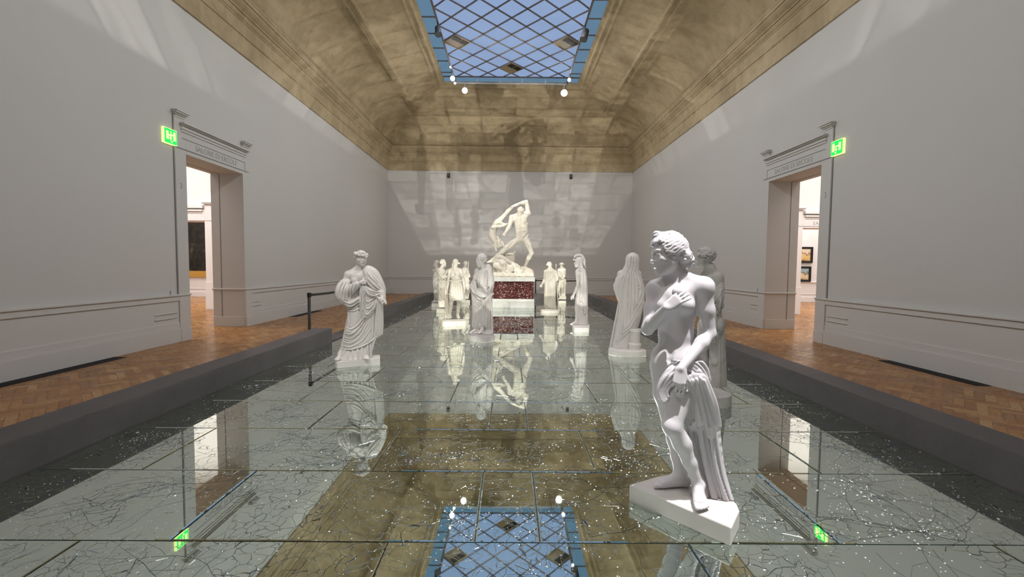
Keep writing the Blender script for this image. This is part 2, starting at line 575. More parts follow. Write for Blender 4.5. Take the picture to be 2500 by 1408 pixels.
def build_floor():
    mb = MB()
    mb.quad((-19, YN - 1, -0.03), (19, YN - 1, -0.03), (19, YF + 1, -0.03), (-19, YF + 1, -0.03))
    base = mb.build('floor', M['gap'])
    struct(base)
    w, n = 0.095, 4
    L = w * n
    g = 0.0013
    border = 0.33
    inner = MX + KERB_W
    regions = [(-W + border, -inner, YN, YF - 0.24), (inner, W - border, YN, YF - 0.24), (-inner, inner, MY1 + KERB_W, YF - 0.24),
               (-18, -W - 0.02, 5.0, 21.3), (W + 0.02, 18, 5.0, 21.0)]
    verts, faces, cols = [], [], []
    def plank(x0, y0, x1, y1, rot, c):
        k = len(verts)
        for x, y in ((x0 + g, y0 + g), (x1 - g, y0 + g), (x1 - g, y1 - g), (x0 + g, y1 - g)):
            if rot:
                x, y = rot45(x, y)
            verts.append((x, y, 0.0 if rot else 0.0012))
        faces.append((k, k + 1, k + 2, k + 3))
        cols.append(c)
    def inside(x, y):
        for a, b, c, d in regions:
            if a < x < b and c < y < d:
                return True
        return False
    rr = random.Random(3)
    for k in range(-420, 420):
        for m in range(-60, 60):
            for hv in (0, 1):
                ox = k * w + m * 2 * L
                oy = k * w
                if hv == 0:
                    r = (ox, oy, ox + L, oy + w)
                else:
                    r = (ox - w, oy, ox, oy + L)
                cx, cy_ = rot45((r[0] + r[2]) / 2, (r[1] + r[3]) / 2)
                if inside(cx, cy_):
                    c = rr.random() ** 1.25
                    plank(*r, True, c)
    # border planks that run along the walls
    for s in (-1, 1):
        for i, (o0, o1) in enumerate(((0.0, 0.14), (0.14, 0.28), (0.28, 0.40))):
            y = YN + 0.3 * i
            while y < YF:
                x0, x1 = sorted((s * (W - o0), s * (W - o1)))
                plank(x0, y, x1, min(y + 0.9, YF), False, rr.random() ** 1.3 * 0.8)
                y += 0.9
    x = -W
    while x < W:
        for o0, o1 in ((0.0, 0.15), (0.15, 0.30)):
            plank(x, YF - o1, min(x + 0.9, W), YF - o0, False, rr.random() * 0.8)
        x += 0.9
    me = bpy.data.meshes.new('parquet_planks')
    me.from_pydata(verts, [], faces)
    at = me.color_attributes.new('plank', 'FLOAT_COLOR', 'CORNER')
    arr = np.repeat(np.array(cols, dtype=np.float32), 4)
    arr = np.stack([arr, arr, arr, np.ones_like(arr)], 1).ravel()
    at.data.foreach_set('color', arr)
    me.materials.append(M['parquet'])
    o = bpy.data.objects.new('parquet_planks', me)
    col.objects.link(o)
    o.parent = base
    tag(o, kind='structure')
build_floor()

# ------------------------------------------------------------------ side walls with their mouldings and doorways
def side_wall(s, door, name):
    d0, d1 = door
    mb = MB()
    def bx(y0, y1, z0, z1, o0, o1, m=mb):
        a, b = sorted((s * (W - o0), s * (W - o1)))
        m.box((a, y0, z0), (b, y1, z1))
    bx(YN, d0, 0, 7.0, 0, -T)
    bx(d1, YF, 0, 7.0, 0, -T)
    bx(d0, d1, DOOR_H, 7.0, 0, -T)
    wall = struct(mb.build(name, M['wall']))
    side = name.split('_')[1]
    # wainscot
    wb = MB()
    c0, c1 = d0 - 0.30, d1 + 0.28
    for y0, y1 in ((YN, c0), (c1, YF)):
        bx(y0, y1, 0, 0.93, 0, 0.02, wb)
        bx(y0, y1, 0.835, 0.93, 0.02, 0.042, wb)
        bx(y0, y1, 0.28, 0.40, 0.02, 0.034, wb)
        bx(y0, y1, 0.0, 0.28, 0.02, 0.055, wb)
    for y0, y1 in ((c0 - 0.62, c0 - 0.06), (c1 + 0.03, c1 + 0.40)):
        bx(y0, y1, 0.592, 0.612, 0.02, 0.036, wb)
        bx(y0, y1, 0.492, 0.512, 0.02, 0.036, wb)
    for y0, y1 in ((c0, d0), (d1, c1)):                 # plain blocks under the casing
        bx(y0, y1, 0, 0.93, 0, 0.045, wb)
        bx(y0, y1, 0, 0.25, 0.045, 0.062, wb)
    for y in (d1,):                                     # round the far jamb
        a, b = sorted((s * W, s * (W + T)))
        wb.box((a, y - 0.012, 0), (b, y, 0.25))
    struct(wb.build('baseboard_' + side, M['trim'], bevel=0.004))
    rb = MB()
    for y0, y1 in ((YN, d0 + 0.015), (d1 - 0.015, YF)):
        bx(y0, y1, 0.93, 0.968, 0, 0.065, rb)
    a, b = sorted((s * (W - 0.05), s * (W + T + 0.02)))
    rb.box((a, d1 - 0.03, 0.93), (b, d1, 0.966))
    rb.box((a, d0, 0.93), (b, d0 + 0.03, 0.966))
    struct(rb.build('trim_1' if s < 0 else 'trim_2', M['trim'], bevel=0.008))
    # doorway surround
    db = MB()
    for y0, y1 in ((c0, d0), (d1, c1)):
        bx(y0, y1, 0.966, 4.56, 0, 0.035, db)
    bx(d0, d1, DOOR_H, 4.30, 0, 0.035, db)
    door_o = struct(db.build('door_1' if s < 0 else 'door_2', M['wall'], bevel=0.003))
    lb = MB()
    bx(c0 - 0.011, c0, 0.97, 4.56, 0, 0.012, lb)
    bx(c0 + 0.01, c1 - 0.03, 3.915, 3.935, 0.034, 0.040, lb)
    bx(d0 - 0.10, d1 + 0.10, 4.135, 4.15, 0.034, 0.038, lb)
    bx(d1 + 0.085, d1 + 0.10, 3.935, 4.135, 0.034, 0.038, lb)
    xx = sorted((s * (W + 0.555), s * (W + 0.572)))
    lb.box((xx[0], d1 - 0.004, 0.97), (xx[1], d1 + 0.01, DOOR_H))
    lb.box((xx[0], d1 - 0.006, 0.25), (xx[1], d1 + 0.01, 0.93))
    lb.box((xx[0], d0, DOOR_H - 0.004), (xx[1], d1, DOOR_H + 0.01))
    tag(lb.build('painted_groove_shade', M['line'], door_o), kind='structure')  # thin raised strips, coloured dark as the shade of grooves
    hb = MB()
    def mould(y0, y1, z0, prof):
        # prof: (height, out, side overhang)
        for (h0, o, e), (h1, _, _) in zip(prof[:-1], prof[1:]):
            bx(y0 - e, y1 + e, z0 + h0, z0 + h1, 0, o, hb)
    mould(d0 - 0.13, d1 + 0.13, 4.27, [(0, 0.055, 0.0), (0.05, 0.075, 0.01), (0.075, 0.06, 0.0), (0.125, 0.10, 0.02), (0.15, 0.135, 0.035), (0.185, 0, 0)])
    for y0, y1 in ((c0 + 0.01, d0 - 0.03), (d1 + 0.03, c1 - 0.01)):
        mould(y0, y1, 4.53, [(0, 0.05, 0.0), (0.04, 0.075, 0.02), (0.07, 0.11, 0.04), (0.10, 0.13, 0.05), (0.125, 0.05, 0.0), (0.15, 0, 0)])
    tag(hb.build('door_cornice', M['trim'], door_o, bevel=0.008), kind='structure')
    # lettering on the frieze and the room number on the casing
    t = text_mesh('SALONE DI ERCOLE', 0.165, 'lettering', M['letter'], door_o, 0.002, 1.05)
    n = text_mesh('3', 0.17, 'number', M['letter'], door_o, 0.002)
    for o, y, z in ((t, (d0 + d1) / 2 + 0.02, 4.035), (n, c0 + 0.14, 3.16)):
        # text local X runs along the wall as a viewer in the hall reads it
        xa = Vector((0, 1, 0)) if s < 0 else Vector((0, -1, 0))
        za = Vector((-s, 0, 0))
        ya = Vector((0, 0, 1))
        m = Matrix((xa, ya, za)).transposed().to_4x4()
        m.translation = Vector((s * (W - 0.038), y, z))
        o.matrix_world = m
        sc = o.dimensions.x
    if t.dimensions.x > 0:
        k = 1.42 / t.dimensions.x
        t.scale = (k, 1.0, 1.0)
    for o in (t, n):
        tag(o, kind='structure')
    return wall

side_wall(-1, DOOR_L, 'wall_left')
side_wall(1, DOOR_R, 'wall_right')

def far_walls():
    mb = MB()
    mb.box((-W - T, YF, 0), (W + T, YF + 0.4, 7.0))
    struct(mb.build('wall_far', M['wall']))
    mb = MB()
    mb.box((-W - T, YN - 0.4, 0), (W + T, YN, 7.0))
    struct(mb.build('wall_near', M['wall']))
    wb = MB()
    wb.box((-W, YF - 0.02, 0), (W, YF, 0.93))
    wb.box((-W, YF - 0.042, 0.835), (W, YF - 0.02, 0.93))
    wb.box((-W, YF - 0.055, 0), (W, YF - 0.02, 0.25))
    wb.box((-W, YF - 0.034, 0.25), (W, YF - 0.02, 0.38))
    struct(wb.build('baseboard_far', M['trim'], bevel=0.004))
    rb = MB()
    rb.box((-W, YF - 0.065, 0.93), (W, YF, 0.968))
    struct(rb.build('trim_3', M['trim'], bevel=0.008))
far_walls()

# ------------------------------------------------------------------ cornice, vault and skylight surround: rings of one profile
def ring(mb, prof, mi=0):
    vs_, fs = [], []
    for i, z in prof:
        vs_ += [(-W + i, YN + i, z), (W - i, YN + i, z), (W - i, YF - i, z), (-W + i, YF - i, z)]
    for j in range(len(prof) - 1):
        for k in range(4):
            fs.append((j * 4 + k, j * 4 + (k + 1) % 4, (j + 1) * 4 + (k + 1) % 4, (j + 1) * 4 + k))
    mb.add(vs_, fs, mi)

CORN = [(0.0, 6.80), (0.045, 6.80), (0.045, 7.24), (0.075, 7.25), (0.085, 7.29), (0.060, 7.315), (0.060, 7.335), (0.050, 7.34), (0.050, 7.58),
        (0.07, 7.59), (0.07, 7.62), (0.10, 7.64), (0.13, 7.69), (0.13, 7.72), (0.165, 7.725), (0.165, 7.76), (0.235, 7.80), (0.285, 7.87), (0.29, 7.90),
        (0.32, 7.905), (0.32, 7.99), (0.335, 8.0), (0.345, 8.04), (0.30, 8.05), (0.30, 8.075), (0.19, 8.085), (0.19, 8.13)]
def bez(p0, p1, p2, n):
    return [((1 - t) ** 2 * p0[0] + 2 * t * (1 - t) * p1[0] + t * t * p2[0], (1 - t) ** 2 * p0[1] + 2 * t * (1 - t) * p1[1] + t * t * p2[1]) for t in [i / n for i in range(n + 1)]]
COVE = bez((0.19, 8.13), (0.62, 8.98), (1.74, 9.30), 16)
FR = [(1.74, 9.30), (1.745, 9.265), (1.80, 9.28), (1.81, 9.26), (1.86, 9.275), (1.865, 9.315), (1.96, 9.35), (1.965, 9.315), (2.02, 9.335), (2.03, 9.31), (2.08, 9.335), (2.085, 9.40)]
UP = bez((2.085, 9.40), (2.7, 9.68), (3.28, 9.90), 8)
FR2 = [(3.28, 9.90), (3.285, 9.865), (3.33, 9.88), (3.335, 9.91), (3.43, 9.945), (3.435, 9.915), (3.49, 9.93), (3.50, 9.91), (3.545, 9.93), (3.55, 10.0), (3.60, 10.01), (3.60, 10.03), (3.65, 10.03), (3.65, 10.22)]

def build_ceiling():
    mb = MB()
    ring(mb, CORN)
    o = mb.build('trim_4', M['plaster'])
    o.data.shade_smooth() if hasattr(o.data, 'shade_smooth') else None
    o.data.set_sharp_from_angle(angle=R(25))
    struct(o)
    mb = MB()
    ring(mb, COVE + FR[1:] + UP[1:] + FR2[1:])
    o = mb.build('ceiling', M['plaster'])
    o.data.shade_smooth()
    o.data.set_sharp_from_angle(angle=R(25))
    struct(o)
build_ceiling()

# ------------------------------------------------------------------ skylight: panes, lozenge bars, border bars
def build_skylight():
    hx, y0, y1, z = SKY['hx'], SKY['y0'], SKY['y1'], SKY['z']
    ix = 2.60
    iy1 = y1 - 0.60
    iy0 = y0 + 0.60
    root = empty('window_1', (0, 0, 0))
    struct(root)
    g = MB()
    g.box((-ix, iy0, z + 0.03), (ix, iy1, z + 0.05))
    tag(g.build('glass_pane', M['sky_pane'], root), kind='structure')
    g = MB()
    g.box((-hx, y0, z + 0.03), (-ix, y1, z + 0.05))
    g.box((ix, y0, z + 0.03), (hx, y1, z + 0.05))
    g.box((-ix, y0, z + 0.03), (ix, iy0, z + 0.05))
    g.box((-ix, iy1, z + 0.03), (ix, y1, z + 0.05))
    tag(g.build('border_pane', M['sky_pane_edge'], root), kind='structure')
    b = MB()
    px, py = 1.04, 1.09
    # two families of diagonals clipped to the inner field
    yn = 14.55
    for sgn in (-1, 1):
        for k in range(-40, 41):
            # line: (x/px) * sgn + (y - yn)/py = k
            pts = []
            for x in (-ix, ix):
                y = yn + (k - sgn * x / px) * py
                pts.append((x, y))
            (xa, ya), (xb, yb) = pts
            def clip(xa, ya, xb, yb):
                t0, t1 = 0.0, 1.0
                dy = yb - ya
                for lim, up in ((iy0, False), (iy1, True)):
                    t = (lim - ya) / dy
                    if (dy > 0) == up:
                        t1 = min(t1, t)
                    else:
                        t0 = max(t0, t)
                if t0 >= t1:
                    return None
                return (xa + (xb - xa) * t0, ya + dy * t0), (xa + (xb - xa) * t1, ya + dy * t1)
            c = clip(xa, ya, xb, yb)
            if c:
                b.bar((*c[0], z), (*c[1], z), 0.035, 0.04)
    for x in (-ix, ix):
        b.bar((x, y0, z), (x, y1, z), 0.05, 0.05)
    for y in (iy0, iy1):
        b.bar((-hx, y, z), (hx, y, z), 0.05, 0.05)
    k = 0
    y = yn - 20 * py
    while y < y1:
        if y > y0:
            b.bar((-hx, y, z), (-ix, y, z), 0.03, 0.04)
            b.bar((ix, y, z), (hx, y, z), 0.03, 0.04)
        y += py
    tag(b.build('glazing_bars', M['bar'], root), kind='structure')
    # air vents that fill a lozenge
    for lab, vx, vy in (('brass framed air vent filling a left lozenge of the skylight', -2 * px, yn + 2.5 * py),
                        ('brass framed air vent filling a right lozenge of the skylight', 2 * px, yn + 2.5 * py),
                        ('brass framed air vent filling the lozenge at the far end of the skylight', 0.0, yn + 4.5 * py)):
        r = empty('ceiling_vent', (vx, vy, z - 0.02))
        tag(r, lab, 'vent', 'skylight air vents')
        def loz(k, cx=0, cy_=0):
            return [(cx - px / 2 * k, cy_), (cx, cy_ - py / 2 * k), (cx + px / 2 * k, cy_), (cx, cy_ + py / 2 * k)]
        f = MB()
        f.prism(loz(0.97), -0.01, 0.03)
        f.build('panel', M['vent'], r)
        # dark louvres on the near-right half: two small lozenges
        for i, (ux, uy) in enumerate(((0.26, 0.0), (0.0, -0.26))):
            l = MB()
            c = (ux * px * 0.9, uy * py * 0.9)
            q = loz(0.36, c[0] , c[1])
            l.prism(q, -0.02, -0.008)
            for t in (-0.5, -0.17, 0.17, 0.5):
                a = Vector((q[0][0], q[0][1], -0.022)).lerp(Vector((q[3][0], q[3][1], -0.022)), (t + 0.5))
                e = Vector((q[1][0], q[1][1], -0.022)).lerp(Vector((q[2][0], q[2][1], -0.022)), (t + 0.5))
                l.bar(a, e, 0.02, 0.012)
            l.build('louvre', M['black'], r)
        e = MB()
        q = loz(0.97)
        for i in range(4):
            a, c = q[i], q[(i + 1) % 4]
            e.bar((*a, -0.015), (*c, -0.015), 0.03, 0.03)
        e.build('frame', M['vent'], r)
build_skylight()

# rails and lamp heads under the skylight
def build_rails():
    for s, lab in ((-1, 'thin lamp rail hung along the left side of the skylight'), (1, 'thin lamp rail hung along the right side of the skylight')):
        r = empty('lamp_rail', (s * 2.5, 0, 9.82))
        tag(r, lab, 'lamp rail', 'lamp rails')
        m = MB()
        m.bar((0, -1.0, 0), (0, 20.4, 0), 0.04, 0.04)
        m.build('track', M['bar'], r)
        for y in np.arange(0.0, 20.5, 3.4):
            h = MB()
            h.rod((0, y, 0), (0, y, 0.26), 0.008, n=8)
            h.build('hanger', M['bar'], r)
    r = empty('lamp_rail', (0, 20.45, 9.825))
    tag(r, 'pale lamp rail on hooks across the far end of the skylight', 'lamp rail', 'lamp rails')
    m = MB()
    m.bar((-2.5, 0, 0), (2.5, 0, 0), 0.05, 0.05)
    m.build('track', M['trim'], r)
    for x in (-1.55, -0.5, 0.5, 1.55):
        h = MB()
        h.rod((x, 0, 0), (x, 0, 0.24), 0.02, n=8)
        h.rod((x, 0.01, -0.025), (x, 0.01, 0.04), 0.035, n=8)
        h.build('hook', M['trim'], r)
build_rails()

def lamp_head(loc, target, size, lit, label):
    loc = (loc[0], loc[1], 9.795 - size * 1.45)
    r = empty('spotlight', loc)
    tag(r, label, 'spotlight', 'spotlights on the skylight rails')
    d = (Vector(target) - Vector(loc)).normalized()
    b = MB()
    b.rod(-d * size * 0.9, d * size * 0.2, size * 0.42, size * 0.50, 20)
    b.rod(d * size * 0.2, d * size * 0.85, size * 0.50, size * 0.58, 20, caps=False)
    b.rod(-d * size * 1.15, -d * size * 0.9, size * 0.28, size * 0.42, 20)
    b.build('lamp_body', M['black'] if not lit else M['trim'], r, smooth=False)
    l = MB()
    l.rod(d * size * 0.80, d * size * 0.86, size * 0.55, size * 0.52, 24)
    l.build('lens', {0: M['steel'], 1: M['lens_small'], 2: M['lens']}[lit], r)
    k = MB()
    k.rod((0, 0, size * 0.4), (0, 0, 9.80 - loc[2]), size * 0.12, n=10)
    k.build('bracket', M['trim'] if lit else M['black'], r)

lamp_head((-2.5, 15.4, 9.74), (-0.5, 10, 0), 0.20, 0, 'dark unlit lamp head on the left rail above the left vent')
lamp_head((2.5, 15.5, 9.74), (0.6, 13.5, 4), 0.22, 0, 'dark unlit lamp head on the right rail above the right vent')
lamp_head((2.5, 16.2, 9.74), (1.5, 8, 5), 0.075, 1, 'tiny lit lamp just beyond the dark right lamp head')
lamp_head((-2.5, 19.3, 9.74), (-0.5, 2, 3.0), 0.17, 2, 'lit pinkish lamp on the left rail, highest of the far left lamps')
lamp_head((-2.5, 18.6, 9.78), (0, 2, 4.0), 0.06, 1, 'tiny lit lamp on the left rail just before the pinkish lamp')
lamp_head((-2.5, 20.1, 9.74), (0, 2, 4.0), 0.085, 1, 'small lit lamp in the far left corner of the skylight')
lamp_head((-2.10, 20.45, 9.72), (0, 2, 3.0), 0.21, 2, 'big glaring white lamp at the far left end of the skylight')
lamp_head((2.5, 19.5, 9.76), (0, 2, 4.0), 0.12, 2, 'smaller glaring lamp above the big far right lamp')
lamp_head((2.40, 20.45, 9.68), (0, 2, 3.0), 0.25, 2, 'biggest glaring lamp at the far right end of the skylight')

# ------------------------------------------------------------------ rooms beyond the two doorways
def side_room(s, y_mid, y_far, op0, op1, op_h, side):
    """s: side; y_mid: cross wall with an opening from |x| = op0 to op1; y_far: end wall."""
    x0, x1 = W + T, 18.0
    def bx(m, xa, xb, y0, y1, z0, z1):
        a, b = sorted((s * xa, s * xb))
        m.box((a, y0, z0), (b, y1, z1))
    m = MB()
    bx(m, x0, op0, y_mid, y_mid + 0.5, 0, 6.4)
    bx(m, op1, x1, y_mid, y_mid + 0.5, 0, 6.4)
    bx(m, op0, op1, y_mid, y_mid + 0.5, op_h, 6.4)
    struct(m.build('wall_%s_gallery_cross' % side, M['white']))
    m = MB()
    bx(m, x0, x1, y_far, y_far + 0.3, 0, 6.4)
    struct(m.build('wall_%s_gallery_far' % side, M['white']))
    m = MB()
    bx(m, x1, x1 + 0.3, 4.7, y_far + 0.3, 0, 6.4)
    bx(m, x0, x1, 4.7, 5.0, 0, 6.4)
    struct(m.build('wall_%s_gallery_outer' % side, M['white']))
    m = MB()
    bx(m, x0, x1 + 0.3, 4.7, y_far + 0.3, 6.4, 6.6)
    struct(m.build('ceiling_%s_gallery' % side, M['white']))
    # surround of the inner doorway
    d = MB()
    yf = y_mid
    for a, b in ((op0 - 0.28, op0), (op1, op1 + 0.28)):
        bx(d, a, b, yf - 0.045, yf, 0, 3.62)
        bx(d, a - 0.06, b + 0.04, yf - 0.11, yf, 3.62, 3.66)
        bx(d, a - 0.10, b + 0.06, yf - 0.14, yf, 3.66, 3.72)
        bx(d, a - 0.03, b + 0.02, yf - 0.065, yf, 0, 0.95)
    bx(d, op0, op1, yf - 0.045, yf, op_h, 3.45)
    bx(d, op0 + 0.05, op1 - 0.05, yf - 0.10, yf, 3.38, 3.43)
    bx(d, op0 + 0.02, op1 - 0.02, yf - 0.13, yf, 3.48, 3.58)
    do = struct(d.build('door_3' if s < 0 else 'door_4', M['white'], bevel=0.006))
    l = MB()
    bx(l, op0 - 0.24, op1, yf - 0.05, yf - 0.04, 3.05, 3.065)
    bx(l, op0 + 0.06, op1, yf - 0.05, yf - 0.04, 3.30, 3.312)
    tag(l.build('painted_groove_shade', M['line'], do), kind='structure')  # groove shade again put on as dark strips
    if s > 0:
        t = text_mesh('SALA', 0.17, 'lettering', M['letter'], do, 0.002, 1.1)
        mm = Matrix(((1, 0, 0), (0, 0, -1), (0, 1, 0))).transposed()
        t.rotation_euler = (R(90), 0, 0)
        t.location = (op0 + 0.55, yf - 0.048, 3.16)
        tag(t, kind='structure')
    # wainscot of the end wall
    w_ = MB()
    bx(w_, x0, x1, y_far - 0.02, y_far, 0, 0.93)
    bx(w_, x0, x1, y_far - 0.05, y_far, 0, 0.24)
    bx(w_, x0, x1, y_far - 0.06, y_far, 0.93, 0.968)
    bx(w_, x0, x1, y_far - 0.035, y_far, 0.36, 0.40)
    struct(w_.build('baseboard_%s_gallery' % side, M['white'], bevel=0.005))
    for yy in ((5 + y_mid) / 2 + 1.5, (y_mid + y_far) / 2 + 0.2):
        lamp('%s_gallery_ceiling_light' % side, 'AREA', (s * 12.0, yy, 6.3), (s * 12.0, yy, 0), 560 if yy < y_mid else 480, (1.0, 0.955, 0.92), shape='RECTANGLE', size=7.0, size_y=4.0)

side_room(-1, 15.4, 21.3, 10.5, 12.6, 3.05, 'left')
side_room(1, 15.4, 21.0, 10.14, 12.3, 3.0, 'right')

def paint_mat(name, stops, scale, split=None):
    m, nt, b = mat(name)
    p = objco(nt)
    n = noise_(nt, p, scale, 7, 0.65, 0.9)
    if split:
        sep = nd(nt, 'ShaderNodeSeparateXYZ', {0: p})
        n = math_(nt, 'ADD', math_(nt, 'MULTIPLY', n, 0.55), mapr(nt, sep.outputs[2], split[0], split[1], -0.05, 0.5))
    nt.links.new(ramp(nt, n, stops), b.inputs['Base Color'])
    b.inputs['Roughness'].default_value = 0.55
    b.inputs['Specular IOR Level'].default_value = 0.2
    return m

def painting(name, xc, y, z0, z1, w, fw, fm, cm, label, group=None):
    r = empty(name, (xc, y, (z0 + z1) / 2))
    tag(r, label, 'painting', group)
    h = (z1 - z0) / 2
    hw = w / 2
    c = MB()
    c.box((-hw + fw * 0.8, -0.03, -h + fw * 0.8), (hw - fw * 0.8, 0.0, h - fw * 0.8))
    c.build('canvas', cm, r)
    f = MB()
    for k, (a, b, d) in enumerate(((0, 0.4, 0.075), (0.4, 0.75, 0.055), (0.75, 1.0, 0.042))):
        a *= fw
        b *= fw
        f.box((-hw + a, -d, -h + a), (hw - a, 0, -h + b))
        f.box((-hw + a, -d, h - b), (hw - a, 0, h - a))
        f.box((-hw + a, -d, -h + b), (-hw + b, 0, h - b))
        f.box((hw - b, -d, -h + b), (hw - a, 0, h - b))
    f.build('frame', fm, r, bevel=0.01)
M['gold'] = plain('gilt_frame', (0.62, 0.36, 0.08), 0.35, 0.6)
M['dark_canvas'] = paint_mat('dark_canvas', [(0.35, (0.012, 0.011, 0.010)), (0.55, (0.03, 0.026, 0.02)), (0.68, (0.09, 0.08, 0.055)), (0.8, (0.22, 0.19, 0.13))], 2.2)
M['sand_canvas'] = paint_mat('sandy_canvas', [(0.2, (0.16, 0.08, 0.03)), (0.34, (0.62, 0.40, 0.16)), (0.48, (0.70, 0.52, 0.24)), (0.58, (0.30, 0.14, 0.09)), (0.64, (0.72, 0.60, 0.42)), (0.9, (0.70, 0.66, 0.55))], 4.0, (-0.3, 0.3))
M['blue_canvas'] = paint_mat('blue_canvas', [(0.2, (0.10, 0.06, 0.03)), (0.34, (0.66, 0.50, 0.30)), (0.46, (0.75, 0.62, 0.42)), (0.56, (0.16, 0.13, 0.08)), (0.63, (0.30, 0.40, 0.44)), (0.9, (0.42, 0.56, 0.60))], 4.0, (-0.3, 0.3))
painting('painting', -15.12, 21.28, 0.93, 4.30, 2.6, 0.30, M['gold'], M['dark_canvas'], 'large dark painting in a gilt frame seen through the left doorway')
painting('painting', 13.72, 20.98, 1.86, 2.62, 1.26, 0.10, M['black'], M['sand_canvas'], 'sandy black framed picture, upper of two through the right doorway', 'two black framed pictures in the right room')
painting('painting', 13.68, 20.98, 0.97, 1.70, 1.24, 0.10, M['black'], M['blue_canvas'], 'black framed picture with blue sky, lower of two through the right doorway', 'two black framed pictures in the right room')

# ------------------------------------------------------------------ kerbs round the mirror
def kerb(poly, label, h=KERB_H, name='stone_kerb'):
    xs = [p[0] for p in poly]
    ys = [p[1] for p in poly]
    m = MB()
    m.box((min(xs), min(ys), -0.02), (max(xs), max(ys), h))
    o = m.build(name, M['kerb'], bevel=0.006)
    tag(o, label, 'kerb', 'grey stone kerbs round the mirror floor')
    return o
X2 = MX + KERB_W
KG0, KG1 = 9.10, 11.75
kerb([(-X2, YN + 0.5), (-MX, KG0)], 'grey stone kerb left of the mirror floor, nearest the camera, ending at the belt post')
kerb([(-X2, KG1), (-MX, MY1 + KERB_W)], 'grey stone kerb left of the mirror floor, beyond the gap behind the wreathed statue')
kerb([(X2, YN + 0.5), (MX, MY1 + KERB_W)], 'long grey stone kerb on the right side of the mirror floor')
kerb([(-MX + 0.002, MY1), (MX - 0.002, MY1 + KERB_W)], 'grey stone kerb across the far end of the mirror floor')
o = kerb([(-X2, KG0 + 0.004), (-MX - 0.01, KG1 - 0.004)], 'low flush stone sill in the gap between the left kerbs', 0.02, 'stone_sill')
o['category'] = 'sill'
del o['group']

# ------------------------------------------------------------------ floor grilles, belt posts, signs, small fixtures
def grille(s, y0, y1, label):
    r = empty('floor_grille', (s * (W - 0.055 - 0.12), (y0 + y1) / 2, 0.0))
    tag(r, label, 'floor grille', 'black floor grilles along the walls')
    h = (y1 - y0) / 2
    m = MB()
    m.box((-0.115, -h, -0.02), (0.115, h, 0.004))
    m.build('tray', M['grille'], r)
    b = MB()
    for x in np.linspace(-0.10, 0.10, 9):
        b.box((x - 0.004, -h + 0.01, 0.004), (x + 0.004, h - 0.01, 0.008))
    b.build('bars', M['black'], r)
grille(-1, 5.4, 7.45, 'black floor grille at the foot of the left wall, nearest the camera')
grille(-1, 13.4, 15.3, 'black floor grille at the foot of the left wall, beyond the doorway behind the belt')
grille(1, 6.0, 7.65, 'black floor grille at the foot of the right wall')

def belt_post(x, y, label, h=1.0, belt_to=None, z0=0.0):
    r = empty('belt_post', (x, y, z0))
    tag(r, label, 'barrier post', 'belt barrier posts')
    m = MB()
    m.lathe([(0.165, 0.0), (0.165, 0.012), (0.15, 0.022), (0.05, 0.03), (0.034, 0.04)], 32)
    m.build('base', M['steel'], r, bevel=0.0)
    m = MB()
    m.rod((0, 0, 0.03), (0, 0, h - 0.09), 0.033, n=24)
    m.build('post', M['steel'], r)
    m = MB()
    m.lathe([(0.033, h - 0.10), (0.040, h - 0.098), (0.040, h - 0.012), (0.034, h)], 24)
    m.box((-0.035, 0.030, h - 0.085), (0.035, 0.052, h - 0.015))
    m.build('head', M['black'], r)
    if belt_to:
        b = MB()
        d = Vector(belt_to) - Vector((x, y, z0))
        n = 14
        px = []
        for i in range(n + 1):
            t = i / n
            sag = -0.02 * 4 * t * (1 - t)
            px.append(Vector((d.x * t, d.y * t, h - 0.05 + d.z * t + sag)))
        for a, c in zip(px[:-1], px[1:]):
            b.bar(a, c, 0.006, 0.052)
        b.build('belt', M['black'], r)
belt_post(-4.23, 9.34, 'dark belt post at the end of the near left kerb, belt stretched behind the statue', 1.0, (-4.20, 11.70, 0.0))
belt_post(-4.20, 11.75, 'dark belt post hidden behind the wreathed statue at the left kerb gap', 1.0)
belt_post(1.27, MY1 + KERB_W + 0.2, 'dark belt post beyond the far kerb, just right of the red pedestal', 0.95, (3.3, MY1 + KERB_W + 0.2, 0.0))

